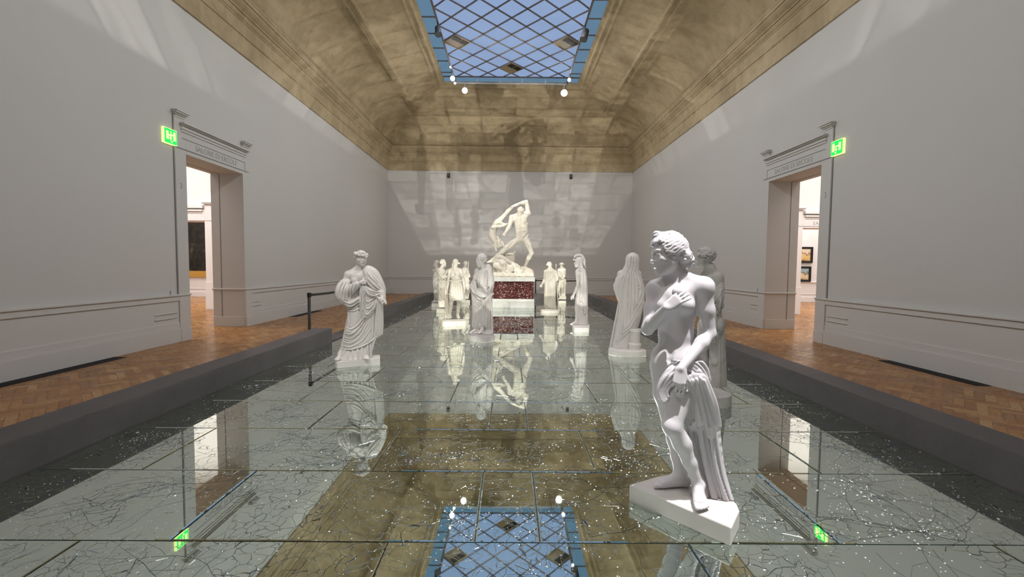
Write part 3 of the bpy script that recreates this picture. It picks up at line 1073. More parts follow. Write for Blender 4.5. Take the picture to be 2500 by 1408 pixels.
def exit_sign(s, y0, y1, z0, z1, label):
    yc, zc = (y0 + y1) / 2, (z0 + z1) / 2
    r = empty('exit_sign', (s * W, yc, zc))
    tag(r, label, 'exit sign', 'lit exit signs')
    # local u along the wall as read by a viewer, v up, w out of the wall
    def P(u, v, w):
        return (-s * w, (u if s < 0 else -u), v)
    hw, hh = (y1 - y0) / 2, (z1 - z0) / 2
    m = MB()
    a, b = P(-hw - 0.012, -hh - 0.012, 0), P(hw + 0.012, hh + 0.012, 0.05)
    m.box(tuple(map(min, a, b)), tuple(map(max, a, b)))
    m.build('housing', M['exit_mark'], r)
    m = MB()
    a, b = P(-hw, -hh, 0.05), P(hw, hh, 0.056)
    m.box(tuple(map(min, a, b)), tuple(map(max, a, b)))
    m.build('sign_face', M['exit_green'], r)
    k = MB()
    def rect(u0, v0, u1, v1):
        a, b = P(u0, v0, 0.056), P(u1, v1, 0.060)
        k.box(tuple(map(min, a, b)), tuple(map(max, a, b)))
    def poly(pts):
        n = len(pts)
        vs_ = [P(u, v, 0.056) for u, v in pts] + [P(u, v, 0.0602) for u, v in pts]
        k.add(vs_, [tuple(range(n)), tuple(range(n, 2 * n))] + [(i, (i + 1) % n, n + (i + 1) % n, n + i) for i in range(n)])
    # a doorway, a running figure and an arrow
    e = 1 if s < 0 else -1
    rect(e * 0.035 - 0.045, -0.02, e * 0.035 - 0.025, 0.10)
    rect(e * 0.09 - 0.03, -0.07, e * 0.09 + 0.03, 0.10)
    rect(e * -0.09 - 0.03, -0.07, e * -0.09 + 0.03, 0.09)
    poly([(-0.06, 0.0), (0.06, 0.02), (0.06, 0.045), (-0.06, 0.03)])
    poly([(-0.05, -0.02), (0.02, -0.01), (0.0, -0.075), (-0.02, -0.07)])
    poly([(e * 0.02 - 0.03, -0.085), (e * 0.02 + 0.03, -0.085), (e * 0.02, -0.125)])
    k.build('pictogram', M['exit_mark'], r)
exit_sign(-1, 8.72, 9.03, 3.945, 4.22, 'lit green exit sign beside the left doorway')
exit_sign(1, 9.02, 9.33, 3.945, 4.22, 'lit green exit sign beside the right doorway')

for x, lab in ((-3.40, 'small black box high on the far wall, left of the marble group'), (3.33, 'small black box high on the far wall, right of the marble group')):
    r = empty('wall_sensor', (x, YF, 6.53))
    tag(r, lab, 'sensor', 'black boxes on the far wall')
    m = MB()
    m.box((-0.075, -0.10, -0.12), (0.075, 0.0, 0.12))
    m.build('casing', M['black'], r, bevel=0.01)
    m = MB()
    m.rod((0, -0.10, 0.03), (0, -0.112, 0.03), 0.04, n=16)
    m.build('lens', M['steel'], r)

for s, y, lab in ((-1, 8.85, 'small white socket box on the dado beside the left doorway'), (1, 12.0, 'small white socket box on the dado beyond the right doorway')):
    m = MB()
    a, b = sorted((s * (W - 0.03), s * W))
    m.box((a, y - 0.05, 0.97), (b, y + 0.05, 1.05))
    tag(m.build('wall_socket', M['trim'], bevel=0.005), lab, 'socket')

# ------------------------------------------------------------------ mirror floor of cracked tiles
ROW = 0.878
JY = [2.49 + ROW * k for k in range(-2, 22)]
JY = [y for y in JY if MY0 - 0.2 < y < MY1 + 0.1]
def row_joints(i):
    """x of the tile joints of row i (row that starts at JY[i])."""
    a = [-1.95, -0.19, 0.19, 1.94]
    b = [-2.84, -1.06, 0.69, 2.45]
    c = [-2.46, -0.69, 1.05, 2.83]
    return [a, b, a, c][i % 4]

def build_mirror():
    m = MB()
    m.box((-MX, MY0, -0.03), (MX, MY1, -0.012))
    base = m.build('mirror_floor', M['edge'])
    tag(base, 'cracked mirror tiles laid as a floor between the grey stone kerbs', 'mirror floor')
    t = MB()
    rr = random.Random(5)
    tiles = []
    ys = [MY0] + [y for y in JY if y > MY0 + 0.1] + [MY1]
    ys = sorted(set(ys))
    i0 = min(range(len(JY)), key=lambda i: abs(JY[i] - 2.49))
    for j in range(len(ys) - 1):
        y0, y1 = ys[j], ys[j + 1]
        k = round((y0 - 2.49) / ROW)
        xs = [-MX] + row_joints(k + 4) + [MX]
        for x0, x1 in zip(xs[:-1], xs[1:]):
            tiles.append((x0, x1, y0, y1))
            g, bv = 0.004, 0.007
            if y0 > 9:
                g, bv = 0.006, 0.009
            tx, ty = rr.gauss(0, 0.0007), rr.gauss(0, 0.0007)
            xc, yc = (x0 + x1) / 2, (y0 + y1) / 2
            def zz(x, y):
                return (x - xc) * tx + (y - yc) * ty
            a = [(x0 + g, y0 + g), (x1 - g, y0 + g), (x1 - g, y1 - g), (x0 + g, y1 - g)]
            b = [(x0 + g + bv, y0 + g + bv), (x1 - g - bv, y0 + g + bv), (x1 - g - bv, y1 - g - bv), (x0 + g + bv, y1 - g - bv)]
            vs_ = [(x, y, -0.012) for x, y in a] + [(x, y, zz(x, y) - 0.0035) for x, y in a] + [(x, y, zz(x, y)) for x, y in b]
            fs = [(8, 9, 10, 11)]
            for q in range(4):
                fs.append((q, (q + 1) % 4, 4 + (q + 1) % 4, 4 + q))
                fs.append((4 + q, 4 + (q + 1) % 4, 8 + (q + 1) % 4, 8 + q))
            t.add(vs_, fs)
    o = t.build('mirror_tiles', M['mirror'], base)
    # cracks: jagged rays from struck points, joined by arcs, as low glass ridges
    cr = MB()
    sh = MB()
    spots_ = []
    def ridge(pts, w):
        w *= 1.0
        for (xa, ya), (xb, yb) in zip(pts[:-1], pts[1:]):
            dx, dy = xb - xa, yb - ya
            l = math.hypot(dx, dy)
            if l < 1e-5:
                continue
            nx, ny = -dy / l * w / 2, dx / l * w / 2
            h = 0.0008 + w * 0.22
            z = 0.0006
            cr.add([(xa + nx, ya + ny, z), (xa, ya, h), (xa - nx, ya - ny, z), (xb + nx, yb + ny, z), (xb, yb, h), (xb - nx, yb - ny, z)],
                   [(0, 3, 4, 1), (1, 4, 5, 2)])
            if rr.random() < 0.5:
                spots_.append((xa, ya))
    for x0, x1, y0, y1 in tiles:
        if y0 > 13.5:
            continue
        near = y0 < 6.5
        if x1 - x0 < 0.6:
            nimp = 1 if rr.random() < 0.35 else 0
        else:
            nimp = rr.choice([1, 1, 2, 2, 3]) if near else rr.choice([0, 1, 1])
        for _ in range(nimp):
            ix, iy = rr.uniform(x0 + 0.1, x1 - 0.1), rr.uniform(y0 + 0.08, y1 - 0.08)
            n = rr.randint(6, 13) if near else rr.randint(4, 7)
            rays = []
            a0 = rr.random() * 6.28
            bend = rr.gauss(0, 0.25)
            for q in range(n):
                an = a0 + 6.283 * q / n + rr.gauss(0, 0.22)
                p = [(ix, iy)]
                x, y = ix, iy
                steps = rr.randint(5, 16)
                cu = rr.gauss(0, 0.10) + bend * 0.3
                for st in range(steps):
                    an += rr.gauss(0, 0.16) + cu
                    l = rr.uniform(0.03, 0.11)
                    x += math.cos(an) * l
                    y += math.sin(an) * l
                    if not (x0 + 0.012 < x < x1 - 0.012 and y0 + 0.012 < y < y1 - 0.012):
                        break
                    p.append((x, y))
                    if rr.random() < 0.16 and near:
                        ba = an + rr.choice([-1, 1]) * rr.uniform(0.5, 1.0)
                        bx_, by_ = x, y
                        bp = [(x, y)]
                        for _k in range(rr.randint(2, 5)):
                            ba += rr.gauss(0, 0.2)
                            bx_ += math.cos(ba) * 0.05
                            by_ += math.sin(ba) * 0.05
                            if not (x0 + 0.012 < bx_ < x1 - 0.012 and y0 + 0.012 < by_ < y1 - 0.012):
                                break
                            bp.append((bx_, by_))
                        ridge(bp, rr.uniform(0.0012, 0.002))
                rays.append(p)
                ridge(p, rr.uniform(0.0014, 0.0036))
            for ringi in (1, 2, 3, 5):
                for q in range(n):
                    if rr.random() < 0.55:
                        a, b = rays[q], rays[(q + 1) % n]
                        if len(a) > ringi and len(b) > ringi:
                            mx, my = (a[ringi][0] + b[ringi][0]) / 2, (a[ringi][1] + b[ringi][1]) / 2
                            ex, ey = mx - ix, my - iy
                            ridge([a[ringi], (mx + ex * 0.12, my + ey * 0.12), b[ringi]], rr.uniform(0.0012, 0.0024))
    co = cr.build('cracks', M['crack'], base, fixn=False)
    tag(co, kind='stuff')
    # loose slivers of glass along the cracks, most coloured white as glints
    def sliver(x, y, s):
        an = rr.random() * 6.28
        if rr.random() < 0.14:
            s *= rr.uniform(1.4, 2.0)
        h = s * rr.uniform(0.15, 0.45)
        pts = []
        for q in range(3):
            r_ = s * rr.uniform(0.6, 1.1)
            pts.append((x + math.cos(an + q * 2.1) * r_, y + math.sin(an + q * 2.1) * r_, 0.0008))
        top = (x + rr.uniform(-0.3, 0.3) * s, y + rr.uniform(-0.3, 0.3) * s, h)
        sh.add(pts + [top], [(0, 1, 3), (1, 2, 3), (2, 0, 3)], 1 if rr.random() < 0.65 else 0)
    for x, y in spots_:
        if rr.random() < 0.9:
            for _ in range(rr.choice([1, 2, 2, 3])):
                sx, sy = x + rr.gauss(0, 0.035), y + rr.gauss(0, 0.035)
                if -MX < sx < MX:
                    sliver(sx, sy, rr.uniform(0.0020, 0.0062) * (1 + 0.06 * y))
    for _ in range(950):                       # drifts of crumbs and white glints
        cx, cy_ = rr.uniform(-MX + 0.1, MX - 0.1), 1.6 + 18.5 * rr.random() ** 1.4
        for _k in range(rr.randint(4, 22)):
            sx, sy = cx + rr.gauss(0, 0.16), cy_ + rr.gauss(0, 0.07)
            if -MX + 0.01 < sx < MX - 0.01 and MY0 < sy < MY1 - 0.02:
                sliver(sx, sy, rr.uniform(0.0020, 0.0056) * (1 + 0.07 * sy))
    so = sh.build('glass_slivers', [M['sliver'], M['sliver_glint']], base, fixn=False)
    tag(so, kind='stuff')
M['crack'] = plain('crack_glass', (0.30, 0.35, 0.33), 0.08, 1.0)
M['sliver'] = plain('sliver_glass', (0.90, 0.94, 0.97), 0.10, 1.0)
M['sliver_glint'] = plain('glint_white_glass', (0.93, 0.95, 0.98), 0.35, 0.0, grain=0.01)  # white colour stands in for light glinting on the slivers
build_mirror()

# ------------------------------------------------------------------ carved figures: one continuous surface from blended volumes
def V3(p):
    return np.array(p, dtype=np.float64)

def unit(v):
    v = V3(v)
    n = np.linalg.norm(v)
    return v / n if n > 1e-9 else v

def spline(pts, n):
    """Catmull-Rom through pts (rows of any width), n samples."""
    P = np.array(pts, dtype=np.float64)
    if len(P) == 2:
        t = np.linspace(0, 1, n)[:, None]
        return P[0] * (1 - t) + P[1] * t
    P = np.vstack([2 * P[0] - P[1], P, 2 * P[-1] - P[-2]])
    m = len(P) - 3
    out = []
    for u in np.linspace(0, m - 1e-6, n):
        i = int(u)
        t = u - i
        a, b, c, d = P[i], P[i + 1], P[i + 2], P[i + 3]
        out.append(0.5 * (2 * b + (c - a) * t + (2 * a - 5 * b + 4 * c - d) * t * t + (3 * b - a - 3 * c + d) * t ** 3))
    return np.array(out)

class SDF:
    def __init__(s, lo, hi, h):
        s.h = h
        s.lo = V3(lo)
        s.n = np.ceil((V3(hi) - s.lo) / h).astype(int) + 1
        s.d = np.full(tuple(s.n), 1.0, dtype=np.float32)
        s.ax = [(s.lo[i] + h * np.arange(s.n[i])).astype(np.float32) for i in range(3)]
    def win(s, lo, hi):
        a = np.clip(np.floor((V3(lo) - s.lo) / s.h).astype(int), 0, s.n)
        b = np.clip(np.ceil((V3(hi) - s.lo) / s.h).astype(int) + 1, 0, s.n)
        if np.any(b <= a):
            return None, None
        sl = tuple(slice(a[i], b[i]) for i in range(3))
        g = (s.ax[0][sl[0]][:, None, None], s.ax[1][sl[1]][None, :, None], s.ax[2][sl[2]][None, None, :])
        return sl, g
    def put(s, sl, d, k, op):
        cur = s.d[sl]
        if op == 'cut':
            a, b = -cur, d
            if k > 0:
                h = np.maximum(k - np.abs(a - b), 0) / k
                s.d[sl] = -(np.minimum(a, b) - h * h * k * 0.25)
            else:
                s.d[sl] = -np.minimum(a, b)
            return
        if k > 0:
            h = np.maximum(k - np.abs(cur - d), 0) / k
            s.d[sl] = np.minimum(cur, d) - h * h * k * 0.25
        else:
            s.d[sl] = np.minimum(cur, d)
    def cone(s, a, b, ra, rb=None, k=0.02, op='u', flat=None, fs=1.0):
        """Tapered limb from a to b. flat: a direction along which the section is squeezed by fs (<1)."""
        rb = ra if rb is None else rb
        a, b = V3(a), V3(b)
        pad = max(ra, rb) + k + 2 * s.h
        sl, g = s.win(np.minimum(a, b) - pad, np.maximum(a, b) + pad)
        if sl is None:
            return
        X, Y, Z = (g[i] - np.float32(a[i]) for i in range(3))
        ba = (b - a)
        if flat is not None:
            f = unit(flat)
            q = (1.0 / fs - 1.0)
            dt = X * f[0] + Y * f[1] + Z * f[2]
            X, Y, Z = X + f[0] * dt * q, Y + f[1] * dt * q, Z + f[2] * dt * q
            ba = ba + f * (ba @ f) * q
        L2 = float(ba @ ba) + 1e-12
        t = np.clip((X * ba[0] + Y * ba[1] + Z * ba[2]) / L2, 0, 1).astype(np.float32)
        dx, dy, dz = X - t * ba[0], Y - t * ba[1], Z - t * ba[2]
        d = np.sqrt(dx * dx + dy * dy + dz * dz) - (ra + (rb - ra) * t)
        if flat is not None:
            d = d * (0.5 + 0.5 * fs)
        s.put(sl, d.astype(np.float32), k, op)
    def ell(s, c, r, k=0.02, op='u', R=None):
        """Ellipsoid; R: rows are the local axes."""
        c, r = V3(c), V3(r)
        pad = r.max() + k + 2 * s.h
        sl, g = s.win(c - pad, c + pad)
        if sl is None:
            return
        X, Y, Z = (g[i] - np.float32(c[i]) for i in range(3))
        if R is not None:
            X, Y, Z = (X * R[0][0] + Y * R[0][1] + Z * R[0][2], X * R[1][0] + Y * R[1][1] + Z * R[1][2], X * R[2][0] + Y * R[2][1] + Z * R[2][2])
        u, v, w = X / r[0], Y / r[1], Z / r[2]
        k0 = np.sqrt(u * u + v * v + w * w)
        u, v, w = u / r[0], v / r[1], w / r[2]
        k1 = np.sqrt(u * u + v * v + w * w) + 1e-6
        s.put(sl, (k0 * (k0 - 1.0) / k1).astype(np.float32), k, op)
    def box(s, lo, hi, rd=0.005, k=0.0, op='u'):
        lo, hi = V3(lo), V3(hi)
        sl, g = s.win(lo - k - 3 * s.h, hi + k + 3 * s.h)
        if sl is None:
            return
        c, hf = (lo + hi) / 2, (hi - lo) / 2 - rd
        q = [np.abs(g[i] - np.float32(c[i])) - np.float32(hf[i]) for i in range(3)]
        o = np.sqrt(sum(np.maximum(v, 0) ** 2 for v in q)) + np.minimum(np.maximum(np.maximum(q[0], q[1]), q[2]), 0) - rd
        s.put(sl, o.astype(np.float32), k, op)
    def tube(s, pts, rad, k=0.02, op='u', n=None, flat=None, fs=1.0):
        """Rope through pts; rad: number, or list of radii along it."""
        n = n or max(4, 4 * len(pts))
        P = spline(pts, n)
        if np.isscalar(rad):
            rr = np.full(n, rad)
        else:
            rr = np.interp(np.linspace(0, 1, n), np.linspace(0, 1, len(rad)), rad)
        for i in range(n - 1):
            s.cone(P[i], P[i + 1], rr[i], rr[i + 1], k, op, flat, fs)
    # surface lookup: where a line along y first meets the surface (front) or last leaves it (back)
    def surf(s, x, z, back=False, default=0.0):
        i = int(round((x - s.lo[0]) / s.h))
        j = int(round((z - s.lo[2]) / s.h))
        if not (0 <= i < s.n[0] and 0 <= j < s.n[2]):
            return default
        w = s.d[i, :, j] < 0
        if not w.any():
            # nearest column that has surface
            for rad in range(1, 10):
                for ii in (i - rad, i + rad):
                    if 0 <= ii < s.n[0]:
                        w = s.d[ii, :, j] < 0
                        if w.any():
                            k = np.argmax(w) if not back else len(w) - 1 - np.argmax(w[::-1])
                            return float(s.ax[1][k]) + (0.25 * rad * s.h if not back else -0.25 * rad * s.h)
            return default
        k = np.argmax(w) if not back else len(w) - 1 - np.argmax(w[::-1])
        return float(s.ax[1][k])
    def fold(s, pts, r=0.012, off=0.0, k=0.015, back=False, n=None, op='u', taper=True):
        """A fold ridge (or groove) traced over the surface; pts are (x, z)."""
        n = n or max(6, 5 * len(pts))
        P = spline(pts, n)
        ys = np.array([s.surf(p[0], p[1], back) for p in P])
        ys = np.convolve(np.pad(ys, 2, mode='edge'), np.ones(5) / 5, 'valid')
        sg = 1 if not back else -1
        P3 = np.stack([P[:, 0], ys + sg * off, P[:, 1]], 1)
        t = np.linspace(0, 1, n)
        rr = r * (0.45 + 0.55 * np.sin(np.pi * np.clip(t, 0.04, 0.96)) ** 0.5) if taper else np.full(n, r)
        for i in range(n - 1):
            s.cone(P3[i], P3[i + 1], rr[i], rr[i + 1], k, op)
    def ripple(s, fn, lo=None, hi=None):
        """Adds fn(X, Y, Z) to the distance inside a box."""
        sl, g = s.win(s.lo if lo is None else lo, s.lo + s.h * s.n if hi is None else hi)
        if sl is None:
            return
        s.d[sl] += fn(*g).astype(np.float32)
    def floor(s, z0):
        k = int(np.floor((z0 - s.lo[2]) / s.h))
        if k >= 0:
            s.d[:, :, :k + 1] = np.maximum(s.d[:, :, :k + 1], 0.5 * s.h)
    def mesh(s, name, m, parent=None, smooth=True):
        d = s.d
        d[0, :, :] = d[-1, :, :] = 1
        d[:, 0, :] = d[:, -1, :] = 1
        d[:, :, 0] = d[:, :, -1] = 1
        ins = d < 0
        nx, ny, nz = (v - 1 for v in s.n)
        cnt = np.zeros((nx, ny, nz), dtype=np.int8)
        for a in (0, 1):
            for b in (0, 1):
                for c in (0, 1):
                    cnt += ins[a:a + nx, b:b + ny, c:c + nz]
        act = (cnt > 0) & (cnt < 8)
        idx = np.argwhere(act)
        if len(idx) == 0:
            return None
        I, J, K = idx.T
        vid = np.full((nx, ny, nz), -1, dtype=np.int32)
        vid[I, J, K] = np.arange(len(idx))
        acc = np.zeros((len(idx), 3))
        num = np.zeros(len(idx))
        corners = [(a, b, c) for a in (0, 1) for b in (0, 1) for c in (0, 1)]
        vals = {c: d[I + c[0], J + c[1], K + c[2]].astype(np.float64) for c in corners}
        for c in corners:
            for ax in range(3):
                if c[ax] == 0:
                    e = list(c)
                    e[ax] = 1
                    e = tuple(e)
                    va, vb = vals[c], vals[e]
                    m_ = (va < 0) != (vb < 0)
                    t = np.where(m_, va / np.where(m_, va - vb, 1), 0)
                    p = np.zeros((len(idx), 3))
                    for q in range(3):
                        p[:, q] = c[q] + (t if q == ax else 0)
                    acc += p * m_[:, None]
                    num += m_
        pos_ = s.lo + s.h * (idx + acc / num[:, None])
        faces = []
        for ax in range(3):
            o1, o2 = [(1, 2), (2, 0), (0, 1)][ax]
            A = [slice(None)] * 3
            B = [slice(None)] * 3
            A[ax] = slice(0, -1)
            B[ax] = slice(1, None)
            cross = ins[tuple(A)] != ins[tuple(B)]
            E = np.argwhere(cross)
            E = E[(E[:, o1] > 0) & (E[:, o2] > 0) & (E[:, o1] < s.n[o1] - 1) & (E[:, o2] < s.n[o2] - 1)]
            if len(E) == 0:
                continue
            def at(d1, d2):
                q = E.copy()
                q[:, o1] += d1
                q[:, o2] += d2
                return vid[q[:, 0], q[:, 1], q[:, 2]]
            v0, v1, v2, v3 = at(-1, -1), at(0, -1), at(0, 0), at(-1, 0)
            flip = ~ins[E[:, 0], E[:, 1], E[:, 2]]
            quad = np.stack([v0, v1, v2, v3], 1)
            quad[flip] = quad[flip][:, ::-1]
            faces.append(quad)
        F = np.concatenate(faces)
        # two light smoothing passes keep the carving free of voxel steps
        for _ in range(2):
            sm = np.zeros_like(pos_)
            ct = np.zeros(len(pos_))
            for a, b in ((0, 1), (1, 2), (2, 3), (3, 0)):
                np.add.at(sm, F[:, a], pos_[F[:, b]])
                np.add.at(ct, F[:, a], 1)
                np.add.at(sm, F[:, b], pos_[F[:, a]])
                np.add.at(ct, F[:, b], 1)
            pos_ = pos_ * 0.5 + 0.5 * sm / np.maximum(ct, 1)[:, None]
        me = bpy.data.meshes.new(name)
        me.vertices.add(len(pos_))
        me.vertices.foreach_set('co', pos_.astype(np.float32).ravel())
        me.loops.add(len(F) * 4)
        me.loops.foreach_set('vertex_index', F.astype(np.int32).ravel())
        me.polygons.add(len(F))
        me.polygons.foreach_set('loop_start', np.arange(0, len(F) * 4, 4, dtype=np.int32))
        me.polygons.foreach_set('use_smooth', np.ones(len(F), dtype=bool))
        me.update(calc_edges=True)
        me.validate()
        me.materials.append(m)
        o = bpy.data.objects.new(name, me)
        col.objects.link(o)
        if parent is not None:
            o.parent = parent
        return o

# ------------------------------------------------------------------ anatomy
def frame(fwd, up):
    """rows: side (right-hand of the figure's view towards fwd), fwd, up - orthonormal"""
    u = unit(up)
    f = V3(fwd) - u * (V3(fwd) @ u)
    f = unit(f)
    return np.array([np.cross(f, u), f, u])

def limb(S, pts, rad, k=0.02):
    """Chain of cones through joints with mid radii: pts n, rad n."""
    for i in range(len(pts) - 1):
        S.cone(pts[i], pts[i + 1], rad[i], rad[i + 1], k)

def lerp(a, b, t):
    return V3(a) * (1 - t) + V3(b) * t

def head(S, c, fwd, up, sc=1.0, male=False, beard=False, hair=None, fine=True):
    """Head of 0.225 m height at sc = 1, c = centre of the skull ball."""
    Fm = frame(fwd, up)
    sd, f, u = Fm
    def P(a, b, d):
        return V3(c) + (sd * a + f * b + u * d) * sc
    def E(p, r, k=0.02, op='u'):
        S.ell(P(*p), V3(r) * sc, k * sc, op, Fm)
    E((0, -0.012, 0.022), (0.072, 0.092, 0.082), 0.01)
    E((0, 0.022, -0.030), (0.058, 0.062, 0.075), 0.03)           # face mass
    S.cone(P(-0.040, 0.008, -0.055), P(0, 0.060, -0.090), 0.026 * sc, 0.020 * sc, 0.03 * sc)
    S.cone(P(0.040, 0.008, -0.055), P(0, 0.060, -0.090), 0.026 * sc, 0.020 * sc, 0.03 * sc)
    E((0, 0.068, -0.092), (0.019, 0.016, 0.016), 0.02)           # chin
    if not fine:
        S.cone(P(0, 0.080, 0.012), P(0, 0.100, -0.030), 0.010 * sc, 0.013 * sc, 0.012 * sc)
        E((0, 0.076, 0.020), (0.045, 0.012, 0.012), 0.02)
        for e in (-1, 1):
            E((e * 0.030, 0.088, 0.000), (0.018, 0.012, 0.010), 0.012, 'cut')
        E((0, 0.084, -0.056), (0.018, 0.010, 0.006), 0.008)
    else:
        # brow, sockets, eyes
        S.tube([P(-0.055, 0.050, 0.016), P(-0.030, 0.070, 0.024), P(0, 0.074, 0.018), P(0.030, 0.070, 0.024), P(0.055, 0.050, 0.016)], 0.0075 * sc, 0.016 * sc, n=10)
        for e in (-1, 1):
            E((e * 0.031, 0.084, 0.000), (0.020, 0.014, 0.011), 0.014, 'cut')
            E((e * 0.031, 0.064, -0.001), (0.0155, 0.0150, 0.0115), 0.003)
            S.tube([P(e * 0.016, 0.076, 0.001), P(e * 0.031, 0.0815, 0.008), P(e * 0.048, 0.070, 0.002)], 0.0030 * sc, 0.004 * sc, n=8)
            S.tube([P(e * 0.016, 0.075, -0.003), P(e * 0.031, 0.078, -0.0095), P(e * 0.047, 0.069, -0.003)], 0.0025 * sc, 0.004 * sc, n=8)
            E((e * 0.040, 0.055, -0.030), (0.022, 0.020, 0.020), 0.025)      # cheekbone
            S.ell(P(e * 0.072, -0.006, -0.008), V3((0.010, 0.019, 0.030)) * sc, 0.008 * sc, 'u', Fm)
            E((e * 0.078, -0.002, -0.006), (0.006, 0.010, 0.016), 0.005, 'cut')
        # nose
        S.cone(P(0, 0.076, 0.020), P(0, 0.101, -0.027), 0.0085 * sc, 0.0105 * sc, 0.010 * sc)
        E((0, 0.101, -0.030), (0.0105, 0.011, 0.009), 0.006)
        for e in (-1, 1):
            E((e * 0.012, 0.088, -0.033), (0.008, 0.010, 0.008), 0.006)
        # lips
        E((0, 0.079, -0.060), (0.027, 0.012, 0.018), 0.02)
        S.tube([P(-0.021, 0.080, -0.058), P(-0.007, 0.095, -0.0525), P(0, 0.095, -0.054), P(0.007, 0.095, -0.0525), P(0.021, 0.080, -0.058)], 0.0045 * sc, 0.004 * sc, n=10)
        S.tube([P(-0.018, 0.080, -0.062), P(0, 0.094, -0.067), P(0.018, 0.080, -0.062)], 0.0055 * sc, 0.004 * sc, n=8)
        E((0, 0.093, -0.077), (0.012, 0.006, 0.004), 0.010, 'cut')
    if beard:
        r_ = random.Random(3)
        for i in range(46):
            a = r_.uniform(-1, 1)
            t = r_.random()
            p = P(a * 0.055 * (1 - 0.3 * t), 0.066 + 0.022 * (1 - a * a) - 0.02 * t, -0.070 - 0.085 * t * (1 - 0.35 * a * a))
            S.ell(p, V3((0.015, 0.014, 0.020)) * sc * r_.uniform(0.7, 1.1), 0.008 * sc)
        S.tube([P(-0.035, 0.075, -0.068), P(0, 0.100, -0.047), P(0.035, 0.075, -0.068)], 0.009 * sc, 0.006 * sc, n=8)
    return P

def hand(S, w, d, n, sc=1.0, curl=(0.3, 0.35, 0.4, 0.5), side=1, thumb=0.6, k=0.006, spread=0.12, thumb_dir=None):
    """w: wrist, d: direction along the palm, n: direction the palm faces, side: +1 thumb lies towards cross(d, n), -1 the other way."""
    d = unit(d)
    n = unit(V3(n) - d * (V3(n) @ d))
    t = np.cross(d, n) * side            # towards the thumb
    w = V3(w)
    def P(a, b, c):
        return w + (d * a + t * b + n * c) * sc
    # palm
    for b in (-0.027, -0.009, 0.009, 0.026):
        S.cone(P(0.010, b * 0.65, 0), P(0.085 if abs(b) < 0.02 else 0.080, b, 0.0), 0.0155 * sc, 0.0115 * sc, 0.012 * sc, flat=n, fs=0.85)
    S.cone(P(0.02, 0.018, 0.008), P(0.055, 0.034, 0.012), 0.017 * sc, 0.013 * sc, 0.012 * sc)
    ln = [0.070, 0.078, 0.073, 0.058]
    for q, b in enumerate((0.026, 0.009, -0.009, -0.026)):
        p = P(0.083 - (0.004 if q in (0, 3) else 0) - (0.006 if q == 3 else 0), b, 0)
        ang = 0.0
        sp = (b / 0.026) * spread
        dirn = unit(d + t * sp)
        r0 = 0.0092 if q < 3 else 0.0080
        for j, fr in enumerate((0.45, 0.30, 0.25)):
            ang += curl[q] * (1.0 if j == 0 else 1.15)
            v = dirn * math.cos(ang) + n * math.sin(ang)
            e = p + v * ln[q] * fr * sc
            S.cone(p, e, (r0 - 0.0008 * j) * sc, (r0 - 0.0008 * (j + 1)) * sc, 0.004 * sc)
            p = e
    p = P(0.038, 0.034, 0.010)
    v = unit(d * 0.75 + t * 0.62 + n * 0.30) if thumb_dir is None else unit(thumb_dir)
    for j, l in enumerate((0.034, 0.028)):
        e = p + v * l * sc
        S.cone(p, e, (0.0118 - 0.001 * j) * sc, (0.0108 - 0.0015 * j) * sc, 0.006 * sc)
        p = e
        v = unit(v + n * thumb * 0.7 - t * thumb * 0.3)

def foot(S, ankle, toe_dir, sc=1.0, k=0.012, toes=True, lift=0.0, side=1):
    """ankle about 0.085 above the ground; toe_dir horizontal."""
    a = V3(ankle)
    f = unit(toe_dir)
    u = np.array([0, 0, 1.0])
    s_ = np.cross(f, u) * side           # towards the little toe for side = 1
    def P(x, y, z):
        return a + (f * x + s_ * y + u * z) * sc
    S.cone(P(0, 0, 0.01), P(-0.045, 0, -0.050), 0.036 * sc, 0.032 * sc, 0.02)
    S.cone(P(0.0, 0, -0.01), P(0.115, -0.010, -0.058), 0.037 * sc, 0.026 * sc, 0.02)
    S.cone(P(-0.04, 0.004, -0.052), P(0.12, 0.022, -0.064), 0.030 * sc, 0.020 * sc, 0.02)
    S.cone(P(-0.04, -0.004, -0.052), P(0.125, -0.026, -0.060), 0.030 * sc, 0.023 * sc, 0.02)
    if toes:
        for y, l, r_ in ((-0.034, 0.055, 0.0155), (-0.012, 0.052, 0.0115), (0.005, 0.046, 0.0110), (0.021, 0.038, 0.0105), (0.035, 0.028, 0.0100)):
            b = P(0.128 - abs(y + 0.02) * 0.35, y, -0.066)
            e = b + (f * l + u * -0.004) * sc
            S.cone(b, e, r_ * sc, r_ * 0.92 * sc, 0.005)
    else:
        S.cone(P(0.12, -0.02, -0.064), P(0.165, -0.015, -0.070), 0.022 * sc, 0.015 * sc, 0.015)
        S.cone(P(0.11, 0.015, -0.066), P(0.150, 0.020, -0.071), 0.020 * sc, 0.014 * sc, 0.015)

